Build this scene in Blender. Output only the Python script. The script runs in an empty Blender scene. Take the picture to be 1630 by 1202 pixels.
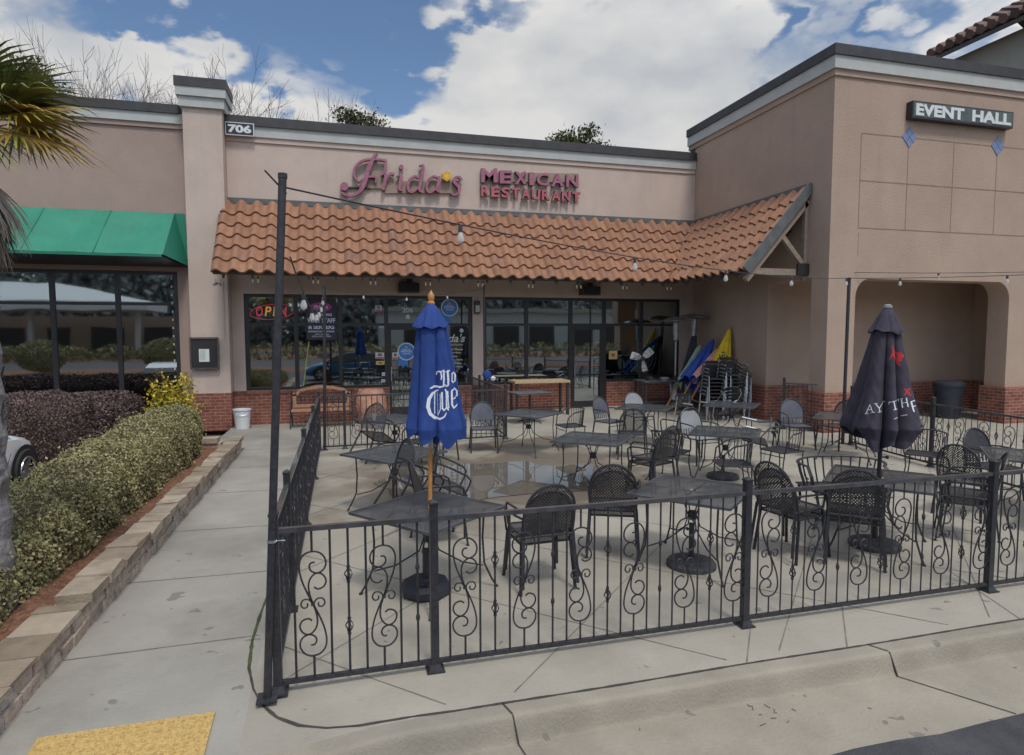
import bpy, math, random
import numpy as np
from mathutils import Vector, Matrix, Euler
random.seed(7); rng = np.random.default_rng(7)
S = bpy.context.scene; COL = S.collection
R = math.radians
# ---------------------------------------------------------------- camera
cam = bpy.data.objects.new('camera', bpy.data.cameras.new('camera')); COL.objects.link(cam); S.camera = cam
YAW, PIT, ROL = .265014, -.070323, -.002435
cam.data.sensor_width = 36; cam.data.lens = 36*996.54/1630; cam.data.clip_end = 2000; cam.data.clip_start = .05
_f = Vector((math.sin(YAW)*math.cos(PIT), math.cos(YAW)*math.cos(PIT), math.sin(PIT)))
_r = Vector((math.cos(YAW), -math.sin(YAW), 0)); _u = _r.cross(_f)
_r2 = _r*math.cos(ROL)+_u*math.sin(ROL); _u2 = -_r*math.sin(ROL)+_u*math.cos(ROL)
cam.matrix_world = Matrix(((_r2.x, _u2.x, -_f.x, 0), (_r2.y, _u2.y, -_f.y, 0), (_r2.z, _u2.z, -_f.z, 2.25), (0, 0, 0, 1)))
S.view_settings.view_transform = 'Standard'; S.view_settings.look = 'None'
S.view_settings.exposure = .12; S.view_settings.gamma = 1
S.render.engine = 'CYCLES'
# ---------------------------------------------------------------- sky: nishita behind broken cloud
SUN_EL, SUN_AZ = R(61), R(172)      # azimuth of the sun from +Y towards +X
W = bpy.data.worlds.new('World'); S.world = W; W.use_nodes = True
nt = W.node_tree; N = nt.nodes; L = nt.links; N.clear()
def nd(t, **k):
    n = N.new(t)
    for a, b in k.items(): setattr(n, a, b)
    return n
out = nd('ShaderNodeOutputWorld'); mix = nd('ShaderNodeMixShader')
b1 = nd('ShaderNodeBackground'); b2 = nd('ShaderNodeBackground')
sky = nd('ShaderNodeTexSky', sky_type='NISHITA', sun_disc=False, sun_elevation=SUN_EL, sun_rotation=SUN_AZ, air_density=1.0, dust_density=.6, ozone_density=2.0)
b1.inputs[1].default_value = .105
sat = nd('ShaderNodeHueSaturation'); sat.inputs['Saturation'].default_value = 1.06
L.new(sky.outputs[0], sat.inputs['Color']); L.new(sat.outputs[0], b1.inputs[0])
tc = nd('ShaderNodeTexCoord')
mp = nd('ShaderNodeMapping'); mp.inputs['Scale'].default_value = (1, 1, 1.9); L.new(tc.outputs['Generated'], mp.inputs[0])
n1 = nd('ShaderNodeTexNoise'); n1.inputs['Scale'].default_value = 3.2; n1.inputs['Detail'].default_value = 9; n1.inputs['Roughness'].default_value = .52; n1.inputs['Distortion'].default_value = .35
L.new(mp.outputs[0], n1.inputs['Vector'])
acc = n1.outputs[0]
nrm = nd('ShaderNodeVectorMath', operation='NORMALIZE'); L.new(tc.outputs['Generated'], nrm.inputs[0])
nw = nd('ShaderNodeTexNoise'); nw.inputs['Scale'].default_value = 9; nw.inputs['Detail'].default_value = 5; L.new(mp.outputs[0], nw.inputs['Vector'])
nws = nd('ShaderNodeVectorMath', operation='MULTIPLY_ADD'); L.new(nw.outputs[1], nws.inputs[0]); nws.inputs[1].default_value = (.09,)*3; nws.inputs[2].default_value = (-.045,)*3
nwa = nd('ShaderNodeVectorMath', operation='ADD'); L.new(nrm.outputs[0], nwa.inputs[0]); L.new(nws.outputs[0], nwa.inputs[1])
for x, y, z, c, w in [(-0.339, 0.882, 0.327, 0.9887, 0.5), (-0.112, 0.939, 0.300, 0.980, 0.95), (-0.21, 0.93, 0.285, 0.988, .6), (0.128, 0.944, 0.305, 0.9855, 0.75), (0.348, 0.878, 0.329, 0.9687, 1.0), (0.24, 0.864, 0.442, 0.9887, 0.6), (0.404, 0.812, 0.421, 0.9915, 0.45), (0.564, 0.743, 0.36, 0.9968, 0.3), (0.726, 0.587, 0.357, 0.9915, 0.5), (-0.291, 0.909, 0.298, 0.9939, 0.3), (-0.066, 0.907, 0.425, 0.980, -0.95), (0.09, 0.917, 0.388, 0.9915, -0.8), (-0.226, 0.89, 0.405, 0.9870, -0.9), (0.588, 0.703, 0.401, 0.9939, -0.3), (0.668, 0.653, 0.358, 0.9982, -0.3), (0.51, 0.777, 0.368, 0.9982, -0.2)]:
    v = Vector((x, y, z)).normalized()
    d = nd('ShaderNodeVectorMath', operation='DOT_PRODUCT'); L.new(nwa.outputs[0], d.inputs[0]); d.inputs[1].default_value = v
    m = nd('ShaderNodeMapRange', interpolation_type='SMOOTHERSTEP'); L.new(d.outputs['Value'], m.inputs[0])
    m.inputs[1].default_value = c-.006; m.inputs[2].default_value = 1.0; m.inputs[3].default_value = 0; m.inputs[4].default_value = w*.42
    a = nd('ShaderNodeMath', operation='ADD'); L.new(acc, a.inputs[0]); L.new(m.outputs[0], a.inputs[1]); acc = a.outputs[0]
cm = nd('ShaderNodeMapRange', interpolation_type='SMOOTHSTEP'); L.new(acc, cm.inputs[0]); cm.inputs[1].default_value = .39; cm.inputs[2].default_value = .66
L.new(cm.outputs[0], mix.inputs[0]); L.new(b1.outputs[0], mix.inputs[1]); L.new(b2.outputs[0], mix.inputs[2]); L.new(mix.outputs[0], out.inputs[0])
n2 = nd('ShaderNodeTexNoise'); n2.inputs['Scale'].default_value = 4.5; n2.inputs['Detail'].default_value = 6; n2.inputs['Roughness'].default_value = .5; L.new(mp.outputs[0], n2.inputs['Vector'])
cr = nd('ShaderNodeValToRGB'); L.new(n2.outputs[0], cr.inputs[0])
cr.color_ramp.elements[0].position = .32; cr.color_ramp.elements[0].color = (.42, .445, .48, 1)
cr.color_ramp.elements[1].position = .58; cr.color_ramp.elements[1].color = (.64, .635, .625, 1)
L.new(cr.outputs[0], b2.inputs[0])
# clouds near the veiled sun (behind the camera) get extra glow, added as soft front light
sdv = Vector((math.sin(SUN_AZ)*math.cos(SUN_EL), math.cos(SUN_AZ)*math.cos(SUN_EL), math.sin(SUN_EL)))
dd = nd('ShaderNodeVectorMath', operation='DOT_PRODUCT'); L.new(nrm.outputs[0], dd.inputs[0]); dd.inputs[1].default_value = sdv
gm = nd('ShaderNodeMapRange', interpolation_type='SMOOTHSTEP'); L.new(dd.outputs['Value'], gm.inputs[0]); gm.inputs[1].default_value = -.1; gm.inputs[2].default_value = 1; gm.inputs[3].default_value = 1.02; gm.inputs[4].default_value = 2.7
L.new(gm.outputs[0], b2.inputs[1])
# ---------------------------------------------------------------- sun (through thin cloud)
sl = bpy.data.lights.new('sun', 'SUN'); sl.energy = 1.75; sl.angle = R(11); sl.color = (1, .95, .88)
so = bpy.data.objects.new('sun', sl); COL.objects.link(so)
sd = Vector((math.sin(SUN_AZ)*math.cos(SUN_EL), math.cos(SUN_AZ)*math.cos(SUN_EL), math.sin(SUN_EL)))
so.rotation_euler = sd.to_track_quat('Z', 'Y').to_euler()

# ---------------------------------------------------------------- materials
def mat(name, col, rough=.7, var=.12, scale=6, bump=0, bscale=40, metal=0, spec=.5, emit=None, island=None, coat=0, coords='Object', col2=None, contrast=(.35, .65), detail=5):
    m = bpy.data.materials.new(name); m.use_nodes = True
    t = m.node_tree; n = t.nodes; l = t.links; p = n['Principled BSDF']
    p.inputs['Roughness'].default_value = rough; p.inputs['Metallic'].default_value = metal
    p.inputs['Specular IOR Level'].default_value = spec
    if coat: p.inputs['Coat Weight'].default_value = coat; p.inputs['Coat Roughness'].default_value = .05
    c = n.new('ShaderNodeTexCoord')
    rr = n.new('ShaderNodeValToRGB')
    c0 = [x*(1-var) for x in col]; c1 = [min(1, x*(1+var)) for x in col]
    if col2: c0, c1 = col, col2
    rr.color_ramp.elements[0].color = (*c0, 1); rr.color_ramp.elements[1].color = (*c1, 1)
    if island:
        if island[0] == 'object': g = n.new('ShaderNodeObjectInfo'); l.new(g.outputs['Random'], rr.inputs[0]); island = island[1:]
        else: g = n.new('ShaderNodeNewGeometry'); l.new(g.outputs['Random Per Island'], rr.inputs[0])
        if isinstance(island, (list, tuple)):
            while len(rr.color_ramp.elements) < len(island): rr.color_ramp.elements.new(.5)
            for i, cc in enumerate(island):
                e = rr.color_ramp.elements[i]; e.position = i/(len(island)-1); e.color = (*cc, 1)
        nz = n.new('ShaderNodeTexNoise'); nz.inputs['Scale'].default_value = scale; nz.inputs['Detail'].default_value = detail; l.new(c.outputs[coords], nz.inputs[0])
        mx = n.new('ShaderNodeMix'); mx.data_type = 'RGBA'; mx.blend_type = 'MULTIPLY'; mx.inputs[0].default_value = 1
        mr = n.new('ShaderNodeMapRange'); l.new(nz.outputs[0], mr.inputs[0]); mr.inputs[1].default_value = .3; mr.inputs[2].default_value = .7; mr.inputs[3].default_value = 1-var; mr.inputs[4].default_value = 1+var
        l.new(rr.outputs[0], mx.inputs[6]); l.new(mr.outputs[0], mx.inputs[7]); l.new(mx.outputs[2], p.inputs['Base Color'])
    else:
        nz = n.new('ShaderNodeTexNoise'); nz.inputs['Scale'].default_value = scale; nz.inputs['Detail'].default_value = detail; nz.inputs['Roughness'].default_value = .6
        l.new(c.outputs[coords], nz.inputs[0]); l.new(nz.outputs[0], rr.inputs[0])
        rr.color_ramp.elements[0].position, rr.color_ramp.elements[1].position = contrast
        l.new(rr.outputs[0], p.inputs['Base Color'])
    if bump:
        b = n.new('ShaderNodeBump'); nb = n.new('ShaderNodeTexNoise'); nb.inputs['Scale'].default_value = bscale; nb.inputs['Detail'].default_value = 6
        l.new(c.outputs[coords], nb.inputs[0]); l.new(nb.outputs[0], b.inputs['Height']); b.inputs['Strength'].default_value = bump; b.inputs['Distance'].default_value = .02
        l.new(b.outputs[0], p.inputs['Normal'])
    if emit:
        p.inputs['Emission Color'].default_value = (*emit[0], 1); p.inputs['Emission Strength'].default_value = emit[1]
    return m

def overlay(m, col, scale, lo, hi, amount=1, stretch=(1, 1, 1), rough=None, detail=6):
    """stains: a second noise mixes another colour over the base colour"""
    t = m.node_tree; n = t.nodes; l = t.links; p = n['Principled BSDF']
    src = p.inputs['Base Color'].links[0].from_socket
    c = n.new('ShaderNodeTexCoord'); q = n.new('ShaderNodeMapping'); q.inputs['Scale'].default_value = stretch; q.inputs['Location'].default_value = (random.random()*9,)*3
    l.new(c.outputs['Object'], q.inputs[0])
    z = n.new('ShaderNodeTexNoise'); z.inputs['Scale'].default_value = scale; z.inputs['Detail'].default_value = detail; z.inputs['Roughness'].default_value = .62; l.new(q.outputs[0], z.inputs[0])
    r = n.new('ShaderNodeMapRange'); l.new(z.outputs[0], r.inputs[0]); r.inputs[1].default_value = lo; r.inputs[2].default_value = hi; r.inputs[4].default_value = amount
    x = n.new('ShaderNodeMix'); x.data_type = 'RGBA'; l.new(r.outputs[0], x.inputs[0]); l.new(src, x.inputs[6]); x.inputs[7].default_value = (*col, 1)
    l.new(x.outputs[2], p.inputs['Base Color'])
    return m

M = {}
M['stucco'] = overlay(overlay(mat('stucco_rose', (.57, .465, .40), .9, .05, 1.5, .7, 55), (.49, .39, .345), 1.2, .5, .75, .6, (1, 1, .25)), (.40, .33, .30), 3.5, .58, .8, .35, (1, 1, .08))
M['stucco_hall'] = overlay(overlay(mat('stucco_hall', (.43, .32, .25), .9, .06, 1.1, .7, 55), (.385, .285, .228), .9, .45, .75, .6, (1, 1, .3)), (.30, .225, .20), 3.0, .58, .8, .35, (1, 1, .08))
M['stucco_left'] = overlay(mat('stucco_left', (.385, .29, .245), .9, .05, 1.3, .6, 55), (.34, .255, .215), 1.0, .45, .75, .6)
M['trim_grey'] = mat('trim_grey', (.46, .48, .46), .7, .06, 3, .1)
M['coping'] = mat('coping_dark', (.048, .047, .05), .55, .2, 4)
M['flash'] = mat('flashing_grey', (.11, .12, .12), .55, .2, 5)
M['frame'] = mat('storefront_bronze', (.030, .028, .029), .4, .15, 5)
M['black'] = mat('black_iron_paint', (.032, .032, .038), .42, .3, 30, .15, 60)
M['rail'] = mat('glossy_rail_paint', (.06, .06, .066), .34, .3, 9, .1, spec=.8, coat=.5)  # sky sheen partly put into a paler base colour, the rest is gloss
M['mesh'] = mat('black_mesh_paint', (.040, .040, .045), .38, .3, 12, .1)
M['top'] = mat('table_top_paint', (.075, .082, .090), .36, .3, 5, .1)
M['sheet'] = mat('grey_sheet_paint', (.095, .10, .12), .42, .2, 4)
M['pale'] = mat('pale_grey_plastic', (.27, .28, .29), .5, .1, 5)
M['alu'] = mat('polished_aluminium', (.62, .66, .72), .28, .05, 5, metal=.85)
M['weave'] = mat('dark_weave', (.03, .03, .035), .7, .3, 60, .4, 120)
M['wood'] = mat('umbrella_wood', (.50, .24, .075), .5, .15, 12)
M['bench_wood'] = mat('bench_wood', (.36, .20, .12), .6, .2, 14)
M['blue'] = overlay(mat('blue_canvas', (.018, .055, .24), .85, .12, 6, .3, 150), (.012, .035, .16), 5, .5, .75, .5)
M['white_print'] = mat('white_print', (.70, .74, .80), .8, .05, 8)
M['dark_canvas'] = overlay(mat('dark_canvas', (.046, .040, .060), .85, .15, 6, .3, 150), (.03, .025, .033), 5, .5, .75, .5)
M['red_print'] = mat('red_print', (.45, .025, .03), .8, .1, 8)
M['yellow_cloth'] = mat('yellow_canvas', (.78, .55, .03), .8, .12, 6, .2, 60)
M['green_cloth'] = mat('pale_green_canvas', (.33, .48, .36), .8, .12, 6)
M['pink_cloth'] = mat('salmon_canvas', (.70, .36, .32), .8, .15, 6)
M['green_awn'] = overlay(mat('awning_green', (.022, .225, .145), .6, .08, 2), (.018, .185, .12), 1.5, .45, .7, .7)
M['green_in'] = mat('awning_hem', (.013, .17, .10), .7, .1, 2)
M['conc'] = overlay(overlay(overlay(mat('patio_concrete', (.355, .33, .275), .82, .09, .8, .25, 45), (.22, .20, .165), .55, .5, .72, .6), (.30, .25, .18), 1.6, .62, .8, .5), (.20, .19, .17), 14, .66, .74, .5)
M['blue2'] = mat('blue_canvas_bright', (.03, .08, .36), .8, .12, 6)
M['walk'] = overlay(overlay(overlay(mat('walk_concrete', (.31, .295, .26), .82, .08, 1, .25, 45), (.195, .185, .165), .8, .48, .68, .7), (.36, .345, .31), 2.2, .55, .8, .4), (.2, .2, .19), 12, .66, .75, .5)
M['kerb'] = overlay(overlay(mat('kerb_concrete', (.31, .28, .225), .85, .09, 2, .35, 50), (.21, .19, .15), 1.4, .48, .7, .6), (.27, .21, .15), 3, .62, .75, .5)
for k_ in ('conc', 'walk', 'kerb'):
    overlay(M[k_], (.17, .16, .14), 120, .62, .74, .35, detail=2); overlay(M[k_], (.12, .115, .105), 5.5, .70, .72, .6, detail=2); overlay(M[k_], (.22, .205, .18), .45, .5, .62, .35)
M['asphalt'] = overlay(mat('asphalt', (.068, .068, .075), .85, .3, 3, .8, 120), (.11, .11, .115), 160, .6, .7, .6)
M['joint'] = mat('joint_filler', (.055, .05, .045), .9, .3, 9)
M['joint_soft'] = mat('joint_saw_cut', (.19, .175, .15), .9, .25, 9)
M['moss'] = mat('mossy_joint', (.05, .07, .025), .95, .4, 14)
M['soil'] = overlay(mat('pine_straw', (.22, .105, .06), .95, .4, 25, 1, 60), (.10, .05, .03), 9, .45, .65, .8)
M['stone'] = overlay(mat('block_stone', (.3, .25, .2), .95, .3, 14, 1, 35, island=((.44, .36, .29), (.50, .40, .32), (.36, .29, .24), (.47, .41, .36))), (.14, .11, .08), 9, .6, .75, .5)
M['cap'] = overlay(mat('cap_stone', (.3, .25, .18), .95, .15, 6, .5, 40, island=('object', (.18, .14, .10), (.35, .29, .215), (.30, .255, .19), (.215, .17, .125), (.39, .33, .25))), (.15, .11, .07), 4, .55, .7, .6)
M['pad'] = overlay(mat('warning_pad', (.50, .34, .12), .8, .2, 60, .4, 90), (.30, .19, .06), 40, .55, .66, .7)
M['tile'] = overlay(mat('clay_tile', (.3, .12, .07), .8, .14, 9, .25, 60, island=((.285, .14, .08), (.325, .165, .096), (.25, .124, .074), (.30, .148, .086), (.24, .128, .088))), (.20, .13, .09), 5, .6, .75, .5)
M['tile_dark'] = mat('far_tile', (.17, .09, .07), .8, .3, 9, island=((.08, .055, .05), (.18, .11, .09), (.12, .08, .07)))
M['green_wall'] = mat('far_stucco', (.36, .35, .30), .9, .06, 3)
M['timber'] = mat('timber_brace', (.27, .215, .17), .8, .15, 9, .2)
M['soffit'] = mat('soffit_board', (.10, .085, .075), .8, .1, 4)
M['leaf'] = mat('hedge_leaf', (.1, .13, .05), .6, .25, 2.5, island=((.19, .19, .07), (.27, .26, .11), (.37, .34, .17), (.21, .21, .08), (.33, .25, .14), (.28, .28, .15)))
M['purple'] = mat('loropetalum_leaf', (.07, .04, .045), .65, .3, 3, island=((.075, .05, .05), (.125, .085, .082), (.18, .12, .105), (.095, .065, .065)))
M['ybush'] = mat('golden_leaf', (.4, .32, .03), .55, .25, 4, island=((.16, .17, .025), (.45, .36, .03), (.58, .42, .03), (.25, .24, .03), (.50, .40, .05)))
M['twig'] = mat('twig_brown', (.09, .06, .045), .9, .2, 9)
M['bare'] = mat('bare_wood', (.16, .125, .11), .9, .2, 4)
M['far_tree'] = mat('winter_tree', (.12, .14, .13), .9, .2, .1, island=((.20, .23, .225), (.25, .28, .27), (.30, .31, .30)))
M['pine'] = mat('evergreen_leaf', (.04, .06, .02), .7, .3, 1, island=((.03, .045, .015), (.055, .075, .022), (.085, .10, .03)))
M['palm_green'] = mat('palm_green', (.10, .13, .04), .5, .25, 5, island=((.11, .15, .05), (.19, .23, .07), (.26, .26, .07)))
M['palm_yellow'] = mat('palm_yellow', (.36, .24, .04), .6, .25, 6, island=((.30, .27, .05), (.52, .38, .06), (.58, .38, .06), (.26, .15, .06)))
M['palm_dead'] = mat('palm_dead', (.27, .24, .20), .9, .25, 6, island=((.18, .16, .13), (.33, .30, .25), (.40, .37, .31)))
M['bark'] = overlay(mat('palm_bark', (.22, .21, .21), .95, .3, 9, .9, 20), (.10, .09, .09), 6, .5, .7, .8, (1, 1, 4))
M['white_plastic'] = mat('white_plastic', (.68, .70, .71), .45, .04, 5)
M['paper'] = mat('paper', (.66, .72, .68), .8, .03, 5)
M['dim_white'] = mat('vinyl_white', (.55, .57, .56), .7, .05, 5)
M['mag'] = overlay(mat('sign_magenta', (.34, .12, .19), .6, .2, 7), (.28, .12, .12), 6, .5, .7, .6)
M['mag_red'] = overlay(mat('sign_rose', (.42, .11, .14), .6, .2, 7), (.30, .10, .10), 6, .5, .7, .6)
M['return'] = mat('sign_return', (.055, .045, .035), .6, .3, 8)
M['raceway'] = mat('raceway_beige', (.33, .255, .20), .8, .06, 4)
M['flower'] = mat('sign_flower', (.62, .36, .07), .6, .1, 8)
M['navy'] = mat('plate_navy', (.018, .025, .05), .5, .2, 4)
M['letter'] = mat('letter_white', (.66, .70, .70), .6, .04, 4)
M['dia'] = mat('tile_blue', (.17, .22, .38), .35, .12, 9)
M['neon_red'] = mat('neon_red', (.5, .05, .06), .4, emit=((1, .06, .09), .2))
M['neon_yel'] = mat('neon_amber', (.5, .3, .05), .4, emit=((1, .42, .08), .25))
M['banner'] = mat('banner_dark', (.035, .033, .05), .6, .1, 5)
M['pinkoval'] = mat('banner_pink', (.42, .06, .25), .6, .1, 5)
M['lav'] = mat('banner_text', (.68, .66, .82), .7, .05, 5)
M['badge'] = mat('badge_blue', (.04, .19, .50), .5, .1, 5)
M['sticker_red'] = mat('sticker_red', (.5, .12, .14), .6, .1, 5)
M['sticker_yel'] = mat('sticker_yellow', (.60, .46, .12), .6, .1, 5)
M['rope'] = mat('yellow_strap', (.42, .44, .12), .7, .1, 5)
M['car_white'] = mat('car_silver_paint', (.86, .87, .88), .3, .02, 2, coat=.6)
M['car_blue'] = mat('car_blue_paint', (.02, .12, .24), .3, .02, 2, coat=.6)
M['rubber'] = mat('rubber', (.025, .025, .025), .85, .2, 9)
M['chrome'] = mat('wheel_alloy', (.5, .52, .54), .3, .1, 9, metal=.8)
M['glow'] = mat('heater_steel', (.42, .42, .43), .35, .2, 6, metal=.8)
M['barrel'] = mat('barrel_wood', (.46, .24, .16), .7, .25, 8)
M['bin'] = mat('bin_plastic', (.025, .03, .042), .5, .2, 4)
M['concbase'] = overlay(mat('umbrella_base', (.055, .055, .06), .75, .3, 12, .7, 60), (.12, .12, .12), 30, .58, .68, .6)
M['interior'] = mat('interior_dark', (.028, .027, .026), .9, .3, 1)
M['lens_glass'] = None
def bulbmat():
    m = bpy.data.materials.new('bulb_glass'); m.use_nodes = True
    t = m.node_tree; n = t.nodes; n.clear(); o = n.new('ShaderNodeOutputMaterial')
    a = n.new('ShaderNodeBsdfTransparent'); a.inputs[0].default_value = (.92, .92, .92, 1); b = n.new('ShaderNodeBsdfPrincipled'); b.inputs['Base Color'].default_value = (.75, .74, .72, 1); b.inputs['Roughness'].default_value = .05
    x = n.new('ShaderNodeMixShader'); x.inputs[0].default_value = .55
    t.links.new(a.outputs[0], x.inputs[1]); t.links.new(b.outputs[0], x.inputs[2]); t.links.new(x.outputs[0], o.inputs[0]); return m
M['bulb'] = bulbmat()
def glassmat(name, tint, base, gl):
    m = bpy.data.materials.new(name); m.use_nodes = True
    t = m.node_tree; n = t.nodes; n.clear(); l = t.links; o = n.new('ShaderNodeOutputMaterial')
    a = n.new('ShaderNodeBsdfTransparent'); a.inputs[0].default_value = (*tint, 1)
    b = n.new('ShaderNodeBsdfGlossy'); b.inputs['Roughness'].default_value = 0.024; b.inputs[0].default_value = (*gl, 1)
    c = n.new('ShaderNodeTexCoord'); z = n.new('ShaderNodeTexNoise'); z.inputs['Scale'].default_value = .8; z.inputs['Detail'].default_value = 1; l.new(c.outputs['Object'], z.inputs[0])
    bp = n.new('ShaderNodeBump'); bp.inputs['Strength'].default_value = .035; bp.inputs['Distance'].default_value = .05; l.new(z.outputs[0], bp.inputs['Height']); l.new(bp.outputs[0], b.inputs['Normal'])
    f = n.new('ShaderNodeFresnel'); f.inputs[0].default_value = 1.5
    ad = n.new('ShaderNodeMath'); ad.operation = 'ADD'; ad.use_clamp = True; l.new(f.outputs[0], ad.inputs[0]); ad.inputs[1].default_value = base
    x = n.new('ShaderNodeMixShader'); l.new(ad.outputs[0], x.inputs[0]); l.new(a.outputs[0], x.inputs[1]); l.new(b.outputs[0], x.inputs[2]); l.new(x.outputs[0], o.inputs[0]); return m
M['glass'] = glassmat('storefront_glass', (.42, .46, .46), .42, (.85, .96, .99))
def brickmat():
    m = bpy.data.materials.new('red_brick'); m.use_nodes = True
    t = m.node_tree; n = t.nodes; l = t.links; p = n['Principled BSDF']; p.inputs['Roughness'].default_value = .9
    c = n.new('ShaderNodeTexCoord'); s = n.new('ShaderNodeSeparateXYZ'); l.new(c.outputs['Object'], s.inputs[0])
    a = n.new('ShaderNodeMath'); a.operation = 'ADD'; l.new(s.outputs[0], a.inputs[0]); l.new(s.outputs[1], a.inputs[1])
    v = n.new('ShaderNodeCombineXYZ'); l.new(a.outputs[0], v.inputs[0]); l.new(s.outputs[2], v.inputs[1])
    b = n.new('ShaderNodeTexBrick'); l.new(v.outputs[0], b.inputs[0]); b.inputs['Scale'].default_value = 1
    b.inputs['Color1'].default_value = (.27, .085, .05, 1); b.inputs['Color2'].default_value = (.15, .05, .045, 1); b.inputs['Mortar'].default_value = (.30, .22, .18, 1)
    b.inputs['Brick Width'].default_value = .215; b.inputs['Row Height'].default_value = .0775; b.inputs['Mortar Size'].default_value = .008; b.inputs['Bias'].default_value = -.25
    z = n.new('ShaderNodeTexNoise'); z.inputs['Scale'].default_value = 5; z.inputs['Detail'].default_value = 5; l.new(c.outputs['Object'], z.inputs[0])
    r = n.new('ShaderNodeMapRange'); l.new(z.outputs[0], r.inputs[0]); r.inputs[1].default_value = .3; r.inputs[2].default_value = .7; r.inputs[3].default_value = .75; r.inputs[4].default_value = 1.2
    x = n.new('ShaderNodeMix'); x.data_type = 'RGBA'; x.blend_type = 'MULTIPLY'; x.inputs[0].default_value = 1; l.new(b.outputs[0], x.inputs[6]); l.new(r.outputs[0], x.inputs[7]); l.new(x.outputs[2], p.inputs['Base Color'])
    bu = n.new('ShaderNodeBump'); bu.inputs['Strength'].default_value = .6; bu.inputs['Distance'].default_value = .01; bu.invert = True; l.new(b.outputs['Fac'], bu.inputs['Height']); l.new(bu.outputs[0], p.inputs['Normal'])
    return m
M['brick'] = brickmat()
def watermat():
    m = bpy.data.materials.new('puddle_water'); m.use_nodes = True
    t = m.node_tree; n = t.nodes; l = t.links; p = n['Principled BSDF']
    p.inputs['Base Color'].default_value = (.13, .10, .075, 1); p.inputs['Roughness'].default_value = .02; p.inputs['IOR'].default_value = 1.45; p.inputs['Specular IOR Level'].default_value = .85
    c = n.new('ShaderNodeTexCoord'); z = n.new('ShaderNodeTexNoise'); z.inputs['Scale'].default_value = 1.3; z.inputs['Detail'].default_value = 6; l.new(c.outputs['Object'], z.inputs[0])
    r = n.new('ShaderNodeValToRGB'); r.color_ramp.elements[0].color = (.10, .085, .07, 1); r.color_ramp.elements[1].color = (.18, .155, .125, 1); l.new(z.outputs[0], r.inputs[0]); l.new(r.outputs[0], p.inputs['Base Color'])
    return m
M['water'] = watermat()
M['wet'] = overlay(mat('damp_concrete', (.21, .175, .135), .55, .15, 1.5, .2, 45), (.29, .255, .20), 1.8, .5, .7, .6)

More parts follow.
